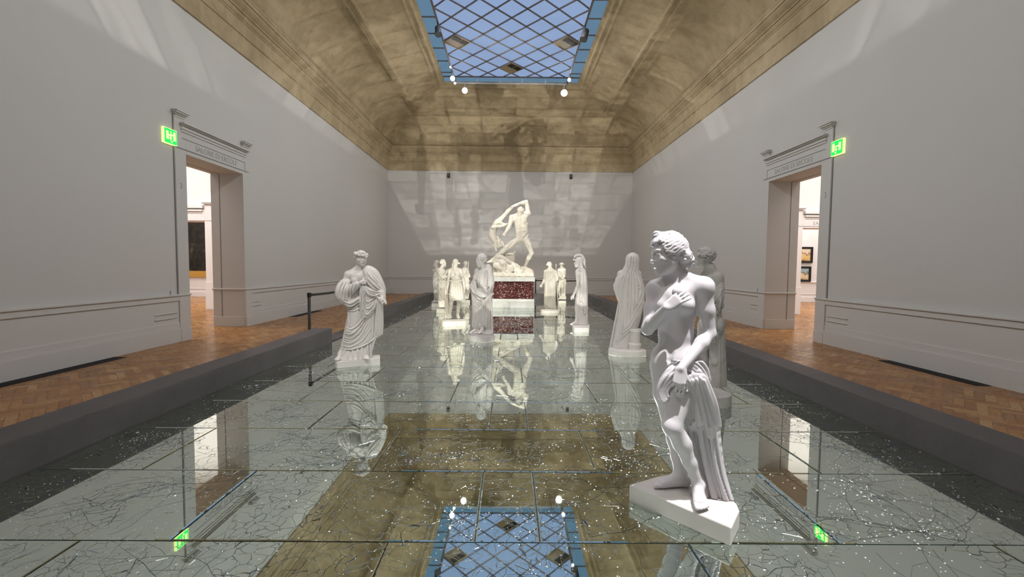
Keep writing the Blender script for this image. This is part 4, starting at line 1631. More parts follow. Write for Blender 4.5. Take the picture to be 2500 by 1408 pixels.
def torso(S, pel, che, neck, hf, cf, sa, sb, ha, hb, male=True, sc=1.0, bulk=1.0, detail=True):
    """pel, che, neck: centres of pelvis, ribcage, pit of the neck. hf, cf: where hips and chest face. sa, sb: shoulder joints
    (image left, image right). ha, hb: hip joints."""
    pel, che, neck = V3(pel), V3(che), V3(neck)
    Fc = frame(cf, neck - che)
    Fp = frame(hf, che - pel)
    w = bulk
    k = 0.05 * sc
    S.ell(che, V3((0.150 * w if male else 0.130, 0.112 * w if male else 0.100, 0.165)) * sc, k, 'u', Fc)
    S.ell(che + (Fc[2] * 0.085 + Fc[1] * 0.0) * sc, V3((0.150 * w if male else 0.128, 0.090 * w, 0.085)) * sc, k, 'u', Fc)
    mid = lerp(pel, che, 0.5)
    Fm = frame(V3(hf) + V3(cf), che - pel)
    S.ell(mid, V3((0.128 * w if male else 0.116, 0.092 * w if male else 0.088, 0.125)) * sc, k, 'u', Fm)
    S.ell(pel, V3((0.148 * w if male else 0.158, 0.105, 0.115)) * sc, k, 'u', Fp)
    S.ell(pel - Fp[2] * 0.05 * sc + Fp[1] * 0.01, V3((0.120, 0.095, 0.100)) * sc, k, 'u', Fp)
    if male:
        for e in (-1, 1):
            S.cone(che + Fc[0] * e * 0.095 * sc * w - Fc[2] * 0.05 * sc, pel + Fp[0] * e * 0.092 * sc * w + Fp[2] * 0.03 * sc, 0.060 * sc * w, 0.058 * sc * w, 0.05 * sc)
    for h_ in (ha, hb):
        h_ = V3(h_)
        S.ell(h_ - Fp[1] * 0.055 * sc + Fp[2] * 0.01 * sc, V3((0.082, 0.078, 0.098)) * sc, 0.04 * sc, 'u', Fp)
    # neck and shoulders
    nb = neck + Fc[2] * 0.02 * sc
    for sh in (sa, sb):
        sh = V3(sh)
        S.cone(nb - Fc[1] * 0.03 * sc + Fc[2] * 0.045 * sc, sh + Fc[2] * 0.012 * sc, 0.034 * sc * (1.15 * w if male else 1), 0.042 * sc * w, 0.05 * sc)
        S.cone(che + Fc[2] * 0.09 * sc, sh, 0.08 * sc, 0.058 * sc * w, 0.05 * sc)
        out = unit(sh - (V3(sa) + V3(sb)) / 2)
        if male:
            S.ell(lerp(che, sh, 0.50) + Fc[1] * 0.070 * sc + Fc[2] * 0.018 * sc, V3((0.082 * w, 0.045, 0.060)) * sc, 0.030 * sc, 'u', Fc)
            S.ell(lerp(che, sh, 0.60) - Fc[1] * 0.055 * sc - Fc[2] * 0.02 * sc, V3((0.07, 0.04, 0.09)) * sc, 0.04 * sc, 'u', Fc)
        else:
            S.ell(lerp(che, sh, 0.44) + Fc[1] * 0.072 * sc - Fc[2] * 0.020 * sc, V3((0.058, 0.052, 0.056)) * sc, 0.028 * sc, 'u', Fc)
    if detail:
        # midline, navel, ribs' lower edge
        S.tube([che + Fc[1] * 0.122 * sc * w - Fc[2] * 0.03 * sc, mid + Fm[1] * 0.105 * sc * w, pel + Fp[1] * 0.112 * sc], 0.010 * sc, 0.03 * sc, 'cut', n=8)
        nv = lerp(mid, pel, 0.52) + Fm[1] * 0.099 * sc
        S.ell(nv, V3((0.007, 0.016, 0.011)) * sc, 0.01 * sc, 'cut', Fm)
        if male:
            for e in (-1, 1):
                for q, t in enumerate((0.05, 0.30, 0.55)):
                    p = lerp(che, pel, 0.30 + t * 0.8) + Fm[1] * 0.082 * sc * w + Fm[0] * e * 0.034 * sc
                    S.ell(p, V3((0.030, 0.016, 0.032)) * sc, 0.018 * sc, 'u', Fm)
                S.cone(pel + Fp[0] * e * 0.135 * sc * w + Fp[2] * 0.055 * sc + Fp[1] * 0.02 * sc, pel + Fp[0] * e * 0.05 * sc - Fp[2] * 0.05 * sc + Fp[1] * 0.075 * sc, 0.030 * sc, 0.02 * sc, 0.03 * sc)

def arm(S, sh, el, wr, male=True, sc=1.0, bulk=1.0):
    sh, el, wr = V3(sh), V3(el), V3(wr)
    b = bulk
    if male:
        S.ell(sh - V3((0, 0, 0.012)) * sc, V3((0.062 * b, 0.064 * b, 0.072)) * sc, 0.03 * sc)
        limb(S, [sh, lerp(sh, el, .5), el], [0.054 * sc * b, 0.051 * sc * b, 0.040 * sc * b], 0.025 * sc)
        limb(S, [el, lerp(el, wr, .28), wr], [0.041 * sc * b, 0.044 * sc * b, 0.028 * sc * b], 0.02 * sc)
    else:
        S.ell(sh - V3((0, 0, 0.008)) * sc, V3((0.050 * b, 0.050 * b, 0.058)) * sc, 0.03 * sc)
        limb(S, [sh, lerp(sh, el, .5), el], [0.050 * sc * b, 0.046 * sc * b, 0.037 * sc * b], 0.025 * sc)
        limb(S, [el, lerp(el, wr, .28), wr], [0.038 * sc * b, 0.040 * sc * b, 0.0245 * sc * b], 0.02 * sc)

def leg(S, hip, kn, an, front, male=True, sc=1.0, bulk=1.0):
    hip, kn, an = V3(hip), V3(kn), V3(an)
    f = unit(front)
    b = bulk
    t1, t2 = (0.092, 0.078) if male else (0.096, 0.080)
    limb(S, [hip, lerp(hip, kn, .45) + f * 0.012 * sc, kn], [t1 * sc * b, t2 * sc * b, 0.055 * sc * b], 0.03 * sc)
    S.ell(kn + f * 0.016 * sc, V3((0.040, 0.040, 0.048)) * sc * b, 0.02 * sc)
    back = -f * 0.022 * sc
    limb(S, [kn, lerp(kn, an, .30) + back, lerp(kn, an, .62) + back * 0.6, an], [0.052 * sc * b, 0.056 * sc * b, 0.043 * sc * b, 0.035 * sc * b], 0.025 * sc)
    for e in (-1, 1):
        S.ell(an + np.cross(f, (0, 0, 1)) * e * 0.026 * sc, V3((0.016, 0.016, 0.018)) * sc, 0.01 * sc)

def curls(S, P, sc, region, n, size, seed=1, k=0.006):
    """Locks of hair over the skull: region(a, e) -> bool with azimuth a (0 = face) and elevation e."""
    r_ = random.Random(seed)
    done = 0
    while done < n:
        a = r_.uniform(-math.pi, math.pi)
        e = r_.uniform(-0.9, math.pi / 2)
        if r_.random() > max(0.15, math.cos(e)) or not region(a, e):
            continue
        done += 1
        rx, ry, rz = 0.079, 0.100, 0.090
        ce = math.cos(e)
        p = P(math.sin(a) * ce * rx, -0.012 + math.cos(a) * ce * ry, 0.022 + math.sin(e) * rz)
        s_ = size * r_.uniform(0.75, 1.25) * sc
        S.ell(p, (s_, s_, s_ * 0.8), k * sc)

def plinth(poly, h, m, parent, name='plinth', bevel=0.008):
    mb = MB()
    mb.prism(poly, 0.0, h)
    return mb.build(name, m, parent, bevel=bevel)

def arc(cx, cy, rx, ry, a0, a1, n):
    return [(cx + rx * math.cos(R(a0 + (a1 - a0) * i / n)), cy + ry * math.sin(R(a0 + (a1 - a0) * i / n))) for i in range(n + 1)]

def loft(S, rows, k=0.02, op='u', pw=2.0):
    """Upright body of oval sections. rows: (x_left, x_right, z, y_centre, y_half), top to bottom or bottom to top."""
    P = np.array(sorted(rows, key=lambda r: r[2]), dtype=np.float64)
    P = spline(P, 8 * len(P)) if len(P) > 2 else P
    P = P[np.argsort(P[:, 2])]
    pad = k + 3 * S.h
    lo = V3((P[:, 0].min() - pad, (P[:, 3] - P[:, 4]).min() - pad, P[0, 2] - pad))
    hi = V3((P[:, 1].max() + pad, (P[:, 3] + P[:, 4]).max() + pad, P[-1, 2] + pad))
    sl, g = S.win(lo, hi)
    if sl is None:
        return
    z = g[2][0, 0, :]
    zc = np.clip(z, P[0, 2], P[-1, 2])
    L = np.interp(zc, P[:, 2], P[:, 0])
    Rr = np.interp(zc, P[:, 2], P[:, 1])
    yc = np.interp(zc, P[:, 2], P[:, 3]).astype(np.float32)
    b = np.maximum(np.interp(zc, P[:, 2], P[:, 4]), 0.004).astype(np.float32)
    cx = ((L + Rr) / 2).astype(np.float32)
    a = np.maximum((Rr - L) / 2, 0.004).astype(np.float32)
    u = np.abs(g[0] - cx) / a
    v = np.abs(g[1] - yc) / b
    q = (u ** pw + v ** pw) ** (1.0 / pw)
    d = (q - 1) * np.minimum(a, b)
    dz = np.abs(z - zc)
    d = np.where(dz > 0, np.sqrt(np.maximum(d, 0) ** 2 + dz * dz), d)
    S.put(sl, d.astype(np.float32), k, op)

_Mc = np.array(cam.matrix_world)

def ray(px, py):
    v = _Mc[:3, :3] @ np.array([(px - 1250.0) / F_PX, -(py - 704.0) / F_PX, -1.0])
    return v

def ground(px, py, z=0.0):
    v = ray(px, py)
    t = (z - CAM_H) / v[2]
    return np.array([v[0] * t, v[1] * t])

class Site:
    """A statue's own frame: x to the right and y away as seen from where one stands to face it, z up; read from traced outlines."""
    def __init__(s, px, py):
        g = ground(px, py)
        s.o = g
        s.th = math.atan2(g[0], g[1])
        s.ex = np.array([math.cos(s.th), -math.sin(s.th)])
        s.ey = np.array([math.sin(s.th), math.cos(s.th)])
        s.D = float(np.hypot(*g))
        s.zo = (0, 0, 1.0)
    def zoom(s, ox, oy, sc):
        s.zo = (ox, oy, sc)
    def __call__(s, zx, zy, y=0.0):
        px, py = s.zo[0] + zx / s.zo[2], s.zo[1] + zy / s.zo[2]
        v = ray(px, py)
        t = (s.D + y) / (v[:2] @ s.ey)
        w = v * t
        return np.array([w[:2] @ s.ex - s.o @ s.ex, y, CAM_H + w[2]])
    def g(s, zx, zy, z=0.0):
        px, py = s.zo[0] + zx / s.zo[2], s.zo[1] + zy / s.zo[2]
        w = ground(px, py, z) - s.o
        return (float(w @ s.ex), float(w @ s.ey))
    def xz(s, pts, y=-0.1):
        return [(lambda p: (p[0], p[2]))(s(a, b, y)) for a, b in pts]
    def root(s, name, label, group='marble statues on the mirror floor', z=0.0):
        o = empty(name, (float(s.o[0]), float(s.o[1]), z), -s.th)
        tag(o, label, 'statue', group)
        return o

# ------------------------------------------------------------------ nearest statue: standing woman with a fruit at her breast and a cloth
def statue_with_fruit():
    T = Site(1683, 1245)
    root = T.root('marble_statue', 'nearest white statue, unclothed woman holding a fruit to her chest')
    PH = 0.115
    h = 0.0040 * Q
    T.zoom(1500, 900, 3.2)
    pl = [(-0.378, 0.019), (0.215, -0.285), (0.288, -0.06)] + arc(-0.03, 0.02, 0.31, 0.25, 5, 165, 14)
    c1 = T.g(115, 903, PH); c2 = T.g(915, 1240, PH); c3 = T.g(978, 1105, PH)
    b1 = T.g(340, 838, PH)
    pl = [c1, c2, c3, (c3[0] - 0.01, c3[1] + 0.08), (c3[0] - 0.07, c3[1] + 0.18), (0.08, 0.27), (-0.08, 0.275), b1, (c1[0] + 0.07, c1[1] + 0.08)]
    plinth(pl, PH, M['marble'], root)
    T.zoom(1450, 540, 3.353)
    Z1 = (1450, 540, 3.353)
    Z2 = (1500, 900, 3.2)
    S = SDF((-0.42, -0.38, PH - 0.02), (0.32, 0.28, 1.86), h)
    pel = T(662, 1120, 0.0)
    che = T(672, 730, 0.015)
    neck = T(668, 500, 0.0)
    sa, sb = T(505, 560, 0.035), T(900, 540, -0.02)
    ha, hb = T(580, 1190, 0.02), T(772, 1190, -0.01)
    torso(S, pel, che, neck, (-0.30, -1, 0), (-0.22, -1, 0.05), sa, sb, ha, hb, male=False, sc=0.98)
    # head and neck
    hc = T(603, 268, -0.015)
    hf, hu = (-0.84, -0.50, -0.26), (-0.20, 0.05, 1.0)
    S.cone(neck + V3((0.01, 0.035, -0.03)), hc + V3((0.012, 0.012, -0.055)), 0.060, 0.050, 0.035)
    S.cone(neck + V3((0.0, 0.0, -0.0)), hc + V3((0.035, 0.0, -0.06)), 0.020, 0.018, 0.03)
    P = head(S, hc, hf, hu, 1.12)
    # arms
    ea, wa = T(440, 880, -0.060), T(592, 708, -0.200)
    arm(S, sa, ea, wa, male=False, sc=1.02)
    eb, wb = T(945, 920, 0.00), T(712, 1205, -0.200)
    arm(S, sb, eb, wb, male=False, sc=1.04)
    hd = T(735, 600, -0.190) - wa
    hand(S, wa, hd, (0.30, 0.85, 0.10), 1.02, (0.16, 0.20, 0.26, 0.34), side=-1, thumb=0.5, spread=0.2, thumb_dir=(0.10, 0.45, 0.90))
    hand(S, wb, T(690, 1385, -0.235) - wb, (-0.15, 0.9, -0.2), 1.06, (0.30, 0.36, 0.40, 0.46), side=1, thumb=0.5, spread=0.10)
    # legs
    T.zoom(*Z2)
    ka, aa = T(440, 440, 0.045), T(508, 895, 0.065)
    aa[2] = PH + 0.088
    leg(S, ha, ka, aa, (-0.6, -0.8, 0), male=False, sc=1.0)
    foot(S, aa, (-0.93, -0.40, 0), 0.98, side=1)
    kb, ab = T(452, 448, -0.175), T(655, 925, -0.055)
    ab[2] = PH + 0.100
    leg(S, hb, kb, ab, (-0.45, -0.85, 0), male=False, sc=1.02)
    foot(S, ab, (0.16, -1.0, 0), 1.0, side=-1)
    S.floor(PH + 0.001)
    S.mesh('figure', M['marble_cool'], root)
    # fruit in the raised hand
    T.zoom(*Z1)
    F = SDF(T(690, 580, -0.15) - 0.06, T(690, 580, -0.15) + 0.06, h)
    F.ell(T(688, 582, -0.150), (0.036, 0.034, 0.038), 0)
    F.ell(T(690, 546, -0.150), (0.006, 0.006, 0.010), 0.014, 'cut')
    F.mesh('fruit', M['marble_cool'], root)
    # hair: waved crown, top knot, low bun
    H = SDF(hc - V3((0.20, 0.20, 0.16)), hc + V3((0.22, 0.22, 0.22)), h * 0.85)
    Fm = frame(hf, hu)
    sk = 1.12
    def hp(a, e, k=1.0):
        ce = math.cos(e)
        return P(math.sin(a) * ce * 0.080 * k, -0.016 + math.cos(a) * ce * 0.100 * k, 0.028 + math.sin(e) * 0.096 * k)
    for a in np.linspace(-2.7, 2.7, 13):
        for e0, e1 in ((0.55, 1.45),):
            pass
    H.ell(P(0, -0.028, 0.040), V3((0.080, 0.092, 0.088)) * sk, 0.01, 'u', Fm)
    H.ell(P(0, 0.085, -0.05), V3((0.064, 0.070, 0.085)) * sk, 0.015, 'cut', Fm)
    # waves combed back from the face
    for i, e in enumerate(np.linspace(-0.38, 0.80, 10)):
        for sg in (-1, 1):
            pts, n = [], 9
            for q in range(n):
                t = q / (n - 1)
                a = sg * (0.95 - 0.25 * e + t * (2.05 + 0.2 * e))
                ee = e * (1 - 0.65 * t) - 0.10 * t + 0.09 * math.sin(q * 2.2 + i)
                pts.append(hp(a, ee, 1.05 + 0.02 * math.sin(q * 2.2 + i * 1.3)))
            H.tube(pts, [0.0085, 0.0105, 0.0100, 0.0090, 0.008], 0.003, n=26)
    for i, a in enumerate(np.linspace(-1.0, 1.0, 13)):     # front rolls over the brow
        pts = [hp(a * 0.9, 0.42 + 0.2 * (1 - abs(a)), 1.04), hp(a * 0.95, 0.75 + 0.1 * (1 - abs(a)), 1.07), hp(a * 0.8, 1.05, 1.06), hp(a * 0.6, 1.35, 1.04)]
        H.tube(pts, [0.008, 0.011, 0.010, 0.008], 0.003, n=16)
    r_ = random.Random(4)
    for _ in range(330):
        a = r_.uniform(-math.pi, math.pi)
        e = r_.uniform(0.1, 1.3)
        if abs(a) < 0.9 and e < 0.6:
            continue
        H.ell(hp(a, e, 1.05), V3((1, 1, 1)) * r_.uniform(0.006, 0.010), 0.003)
    T.zoom(*Z1)
    kn = T(540, 140, -0.035)
    for q in range(8):                                   # top knot of looped locks
        o = V3((0.016 * math.cos(q * 1.3), 0.016 * math.sin(q * 1.3), 0.005 * q - 0.012))
        H.tube([kn + o + V3((-0.034, 0, -0.012)), kn + o + V3((-0.014, -0.012, 0.014)), kn + o + V3((0.018, 0.004, 0.010)), kn + o + V3((0.036, 0.01, -0.016))], [0.007, 0.0105, 0.0105, 0.007], 0.003, n=12)
    for _ in range(150):
        a = r_.uniform(-1.1, 1.1)
        e = r_.uniform(0.38, 1.15)
        H.ell(hp(a, e, 1.09), V3((1, 1, 1)) * r_.uniform(0.0065, 0.0105), 0.002)
    H.cone(P(-0.045, -0.085, -0.03), P(0.045, -0.085, -0.03), 0.042, 0.042, 0.02)
    H.cone(P(0, -0.085, -0.02), P(0, -0.070, -0.085), 0.040, 0.030, 0.02)
    for _ in range(150):
        t_ = r_.random() * 0.65
        c_ = P(r_.uniform(-0.055, 0.055), -0.085 + 0.012 * t_, 0.0 - 0.085 * t_)
        v = unit((r_.gauss(0, 1), r_.gauss(0, 1), r_.gauss(0, 0.4))) * (0.036 - 0.012 * t_)
        H.ell(c_ + v, V3((1, 1, 1)) * r_.uniform(0.007, 0.011), 0.002)
    bn = T(768, 322, 0.055)
    H.cone(P(0, -0.10, -0.01), bn, 0.030, 0.030, 0.02)
    for _ in range(60):
        v = V3((r_.gauss(0, 1), r_.gauss(0, 1), r_.gauss(0, 1.15)))
        v = unit(v) * V3((0.034, 0.036, 0.044))
        H.ell(bn + v, V3((1, 1, 1)) * r_.uniform(0.009, 0.013), 0.003)
    H.ell(bn, (0.034, 0.036, 0.042), 0.005)
    H.mesh('hair', M['marble_cool'], root)
    # cloth
    T.zoom(*Z2)
    C = SDF((-0.24, -0.34, PH - 0.02), (0.30, 0.16, 1.02), h)
    def ty(zy):
        return float(np.interp(zy, [-60, 100, 400, 1040], [-0.13, -0.15, -0.085, -0.005]))
    def t3(pts, dy=0.0):
        return [T(a, b, ty(b) + dy) for a, b in pts]
    C.tube(t3([(600, 60), (640, 400), (700, 700), (790, 1010)], 0.075), [0.036, 0.045, 0.050, 0.056], 0.02, n=16)
    C.tube(t3([(690, 120), (760, 420), (800, 760), (860, 1010)], 0.072), [0.034, 0.04, 0.042, 0.046], 0.02, n=16)
    r2 = random.Random(8)
    main = [[(545, 130), (580, 420), (625, 650), (690, 880), (735, 1045)], [(585, 60), (615, 330), (662, 640), (720, 880), (772, 1055)],
            [(612, 30), (650, 300), (700, 620), (752, 860), (808, 1058)], [(640, 10), (690, 280), (735, 580), (790, 830), (845, 1050)],
            [(668, 20), (725, 260), (768, 560), (815, 820), (880, 1045)], [(692, 50), (755, 300), (797, 600), (842, 850), (908, 1035)]]
    for i, f in enumerate(main):
        C.tube(t3(f, 0.010 + 0.014 * (i % 2)), [0.013, 0.014, 0.017, 0.019, 0.023], 0.003, n=70)
    for i, f in enumerate([[(560, 300), (600, 620), (650, 860), (700, 1010)], [(640, 420), (700, 720), (770, 1010)], [(745, 500), (790, 760), (860, 1020)]]):
        C.tube(t3(f, -0.004), [0.007, 0.010, 0.012, 0.010], 0.006, n=50)
    for f, f2 in zip(main[:-1], main[1:]):
        mid_ = [((a[0] + b[0]) / 2, (a[1] + b[1]) / 2) for a, b in zip(f, f2)][1:]
        C.tube(t3(mid_, 0.004), [0.006, 0.010, 0.009], 0.003, 'cut', n=60)
    # upper flap with a zigzag hem, over the long folds
    for f, w in (([(575, 70), (590, 250), (598, 455)], 0.030), ([(625, 60), (650, 250), (668, 410)], 0.030), ([(655, 60), (715, 280), (752, 515)], 0.030), ([(690, 70), (760, 270), (795, 455)], 0.032)):
        C.tube(t3(f, -0.010), [w * 0.75, w * 0.95, w * 0.9], 0.008, n=48, flat=(0.15, 1, 0), fs=0.42)
    for f in ([(560, 100), (572, 300), (580, 460)], [(612, 90), (622, 260), (632, 440)], [(640, 80), (690, 270), (735, 520)], [(700, 90), (770, 290), (815, 460)], [(672, 70), (720, 260), (770, 480)]):
        C.tube(t3(f, -0.022), [0.008, 0.009, 0.007], 0.006, n=44)
    for f in ([(570, 130), (583, 300), (594, 430)], [(602, 110), (612, 260), (618, 400)], [(640, 110), (668, 270), (700, 420)], [(670, 110), (715, 290), (752, 450)], [(690, 110), (745, 280), (795, 430)]):
        C.tube(t3(f, -0.027), [0.003, 0.0075, 0.0075], 0.004, 'cut', n=60)
    C.tube(t3([(600, 420), (650, 460), (690, 440)], 0.022), 0.024, 0.01, n=20)
    # bunch gathered in the hand: hanging loops to the left, folds thrown over to the right
    yb = -0.175
    C.tube([T(450, 40, yb + 0.07), T(540, 50, yb + 0.075), T(640, 80, yb + 0.09)], [0.045, 0.05, 0.04], 0.01, n=10)
    loops = [[(470, -10), (400, 60), (352, 150), (356, 220), (385, 262)], [(480, 20), (415, 85), (370, 165), (376, 225), (400, 255)],
             [(490, 50), (430, 105), (390, 170), (392, 222), (415, 248)], [(500, 80), (445, 125), (412, 175), (415, 215), (432, 236)], [(470, -40), (420, 10), (372, 80), (345, 150), (352, 190)]]
    for i, f in enumerate(loops):
        C.tube([T(a, b, yb + 0.004 * i + (0.03 if b < 0 else 0)) for a, b in f], [0.009, 0.0115, 0.0125, 0.0115, 0.009], 0.003, n=22)
    C.tube([T(440, 60, yb + 0.06), T(400, 130, yb + 0.05), T(392, 210, yb + 0.04)], [0.03, 0.034, 0.02], 0.008, n=10)
    over = [[(470, -40), (540, -75), (620, -55), (690, 10), (730, 110)], [(480, -20), (550, -50), (620, -25), (680, 40), (715, 130)],
            [(500, 0), (560, -25), (620, 5), (665, 70), (695, 150)], [(520, 20), (570, 0), (612, 35), (645, 95), (665, 170)], [(450, -60), (540, -100), (640, -80), (715, -10), (745, 90)]]
    for i, f in enumerate(over):
        C.tube([T(a, b, yb + 0.035 + 0.10 * max(0, (a - 600) / 200.0)) for a, b in f], [0.009, 0.012, 0.013, 0.012, 0.010], 0.003, n=24)
    C.floor(PH + 0.001)
    C.mesh('cloth', M['marble_cool'], root)
statue_with_fruit()

def ridges(S, T, lines, r=0.010, off=0.0, k=0.008, y=-0.14, op='u'):
    for f in lines:
        q = np.array(T.xz(f, y))
        if op == 'u' and r > 0.006:
            # a furrow on each side lets the ridge stand out
            d = np.gradient(q, axis=0)
            d /= np.linalg.norm(d, axis=1)[:, None] + 1e-9
            nn = np.stack([-d[:, 1], d[:, 0]], 1)
            for e in (-1, 1):
                S.fold(q + nn * e * r * 1.7, r * 0.75, -0.001, 0.006, op='cut')
        S.fold(q, r, off, k, op=op)

def hang(S, T, lines, r, y0, y1, k=0.006):
    """Free-hanging folds: ropes with depth running from y0 to y1."""
    for f in lines:
        n = len(f)
        S.tube([T(a, b, y0 + (y1 - y0) * i / max(1, n - 1)) for i, (a, b) in enumerate(f)], r, k, n=6 * n)

def rows(T, lst, zb=None):
    """lst: (zx_left, zx_right, zy, y_centre, y_half); zb: height the last row is let down to"""
    out = []
    for a, b, zy, yc, yh in lst:
        p, q = T(a, zy, yc), T(b, zy, yc)
        out.append((p[0], q[0], (p[2] + q[2]) / 2, yc, yh))
    if zb is not None:
        out[-1] = out[-1][:2] + (zb,) + out[-1][3:]
    return out

def skirt_flutes(amp, n, z0, z1, ph=0.0, cx=0.0, cy=0.0, zfade=0.15):
    """Vertical flutes round an upright axis, fading out at the top."""
    def fn(X, Y, Z):
        a = np.arctan2(Y - cy, X - cx)
        t = np.clip((z1 - Z) / zfade, 0, 1) * np.clip((Z - z0 + 0.02) / 0.02, 0, 1)
        w = np.sin(a * n + ph + 3.0 * np.sin(a * 2.3 + ph) + 1.6 * Z)
        return -amp * w * t
    return fn

# ------------------------------------------------------------------ draped woman with a wreath, left of the mirror floor
def statue_with_wreath():
    T = Site(873, 889)
    root = T.root('marble_statue', 'white draped woman statue with wreathed head, beside the belt post')
    PH = 0.105
    T.zoom(780, 590, 4.267)
    h = 0.0056 * Q
    a, b = T.g(165, 1243, PH), T.g(630, 1205, PH)
    pl = [a, (a[0] + 0.03, a[1] - 0.07), (b[0], b[1] - 0.05), (b[0] + 0.01, b[1] + 0.24), (a[0] + 0.06, a[1] + 0.30)]
    plinth(pl, PH, M['marble'], root)
    mk = M['marble']
    # figure
    S = SDF((-0.45, -0.38, PH - 0.02), (0.45, 0.36, 1.95), h)
    neck, che, pel = T(425, 290, -0.0), T(420, 420, 0.02), T(440, 650, 0.02)
    sa, sb = T(300, 345, 0.02), T(540, 335, 0.02)
    ha, hb = T(370, 700, 0.02), T(520, 700, 0.02)
    torso(S, pel, che, neck, (0.1, -1, 0), (0.05, -1, 0), sa, sb, ha, hb, male=False, sc=0.98, detail=False)
    hc = T(432, 172, -0.02)
    S.cone(neck + V3((0, 0.02, -0.03)), hc + V3((-0.004, 0.012, -0.06)), 0.058, 0.050, 0.03)
    P = head(S, hc, (0.36, -1, -0.18), (0.06, -0.05, 1), 1.06)
    ea, wa = T(222, 500, -0.03), T(425, 425, -0.19)
    arm(S, sa, ea, wa, male=False)
    hand(S, wa, (0.85, -0.05, 0.10), (0.1, 0.9, 0), 0.95, (0.9, 1.0, 1.05, 1.1), side=1)
    eb, wb = T(625, 500, -0.03), T(655, 580, -0.16)
    arm(S, sb, eb, wb, male=False)
    hand(S, wb, (0.10, -0.7, -0.35), (-0.5, 0.2, -0.6), 0.95, (0.8, 0.9, 0.95, 1.0), side=-1)
    for ft, d in ((T(215, 1190, -0.06), (-0.35, -0.95, 0)), (T(478, 1175, -0.10), (0.1, -1, 0))):
        ft[2] = PH + 0.085
        foot(S, ft + V3((0, 0.04, 0)), d, 0.95)
        S.cone(ft + V3((0, 0.05, 0)), ft + V3((0.06, 0.16, 0.10)), 0.034, 0.045, 0.02)
    for hh, ft in ((ha, T(240, 1150, 0.02)), (hb, T(480, 1150, 0.02))):
        S.cone(hh, ft, 0.09, 0.05, 0.03)
    S.floor(PH + 0.001)
    S.mesh('figure', mk, root)
    # hair and wreath
    H = SDF(hc - 0.19, hc + 0.21, h * 0.8)
    Fm = frame((0.36, -1, -0.18), (0.06, -0.05, 1))
    H.ell(P(0, -0.02, 0.036), V3((0.077, 0.090, 0.076)) * 1.06, 0.01, 'u', Fm)
    H.ell(P(0, 0.085, -0.045), V3((0.066, 0.072, 0.085)) * 1.06, 0.012, 'cut', Fm)
    curls(H, P, 1.06, lambda a_, e: abs(a_) > 1.0 and e > -0.8 or e > 0.62, 120, 0.014, 3)
    H.cone(P(-0.07, -0.02, -0.03), P(-0.062, -0.01, -0.12), 0.020, 0.014, 0.015)
    H.mesh('hair', mk, root)
    Wt = SDF(hc - 0.19, hc + 0.21, h * 0.8)
    ring_ = []
    for q in range(25):
        an = 2 * math.pi * q / 24
        ring_.append(P(math.sin(an) * 0.088, -0.010 + math.cos(an) * 0.106, 0.058 - 0.012 * math.cos(an)))
    for q in range(24):
        Wt.cone(ring_[q], ring_[q + 1], 0.016, 0.016, 0.006)
        o = V3((0, 0, 0.016)) if q % 2 else V3((0, 0, -0.010))
        Wt.ell(lerp(ring_[q], ring_[q + 1], .5) + o, (0.020, 0.020, 0.012), 0.004)
    Wt.mesh('wreath', mk, root)
    # gown and mantle
    D = SDF((-0.48, -0.40, PH - 0.02), (0.50, 0.38, 1.66), h)
    loft(D, rows(T, [(290, 588, 590, 0.02, 0.135), (285, 600, 650, 0.02, 0.150), (290, 600, 720, 0.02, 0.155), (287, 600, 800, 0.02, 0.158), (274, 597, 900, 0.02, 0.160),
                     (255, 586, 1000, 0.02, 0.162), (242, 566, 1080, 0.02, 0.165), (228, 552, 1150, 0.01, 0.170), (196, 548, 1213, 0.0, 0.178)], PH), 0.02, pw=2.8)
    loft(D, rows(T, [(300, 560, 500, 0.03, 0.125), (297, 585, 560, 0.02, 0.135), (290, 592, 620, 0.02, 0.145)]), 0.02)
    # knee pushing through the cloth
    D.cone(T(385, 720, -0.06), T(345, 930, -0.10), 0.085, 0.070, 0.05)
    D.cone(T(345, 930, -0.10), T(290, 1140, -0.04), 0.062, 0.050, 0.06)
    # sleeve on the left of the picture
    D.tube([T(285, 420, 0.01), T(240, 480, -0.02), T(235, 560, -0.03), T(290, 590, -0.06)], [0.072, 0.085, 0.095, 0.075], 0.03, n=12)
    D.tube([T(235, 520, -0.04), T(320, 500, -0.11), T(395, 440, -0.17)], [0.085, 0.065, 0.045], 0.03, n=10)
    ridges(D, T, [[(240, 420), (205, 480), (200, 560)], [(270, 420), (230, 500), (225, 590)], [(300, 430), (262, 500), (258, 600)], [(330, 440), (295, 520), (285, 605)],
                  [(355, 440), (325, 500), (318, 585)], [(375, 440), (352, 490), (345, 545)]], 0.012, -0.004, 0.008)
    # mantle over the right shoulder, drawn across
    D.tube([T(500, 285, 0.01), T(560, 340, 0.0), T(610, 440, -0.02), T(640, 520, -0.03)], [0.06, 0.085, 0.085, 0.075], 0.03, n=14)
    D.tube([T(480, 300, -0.06), T(530, 400, -0.10), T(590, 500, -0.08)], [0.045, 0.06, 0.06], 0.03, n=10)
    D.tube([T(440, 450, -0.14), T(500, 520, -0.14), T(590, 540, -0.10)], [0.030, 0.06, 0.06], 0.03, n=10)
    D.tube([T(450, 460, -0.14), T(450, 620, -0.16), T(465, 800, -0.17)], [0.035, 0.05, 0.016], 0.02, n=12, flat=(0, 1, 0), fs=0.6)
    D.tube([T(510, 520, -0.13), T(510, 640, -0.14), T(475, 800, -0.17)], [0.06, 0.06, 0.014], 0.02, n=12, flat=(0, 1, 0), fs=0.6)
    D.tube([T(570, 540, -0.10), T(560, 650, -0.12), T(490, 780, -0.16)], [0.05, 0.05, 0.014], 0.02, n=12, flat=(0, 1, 0), fs=0.6)
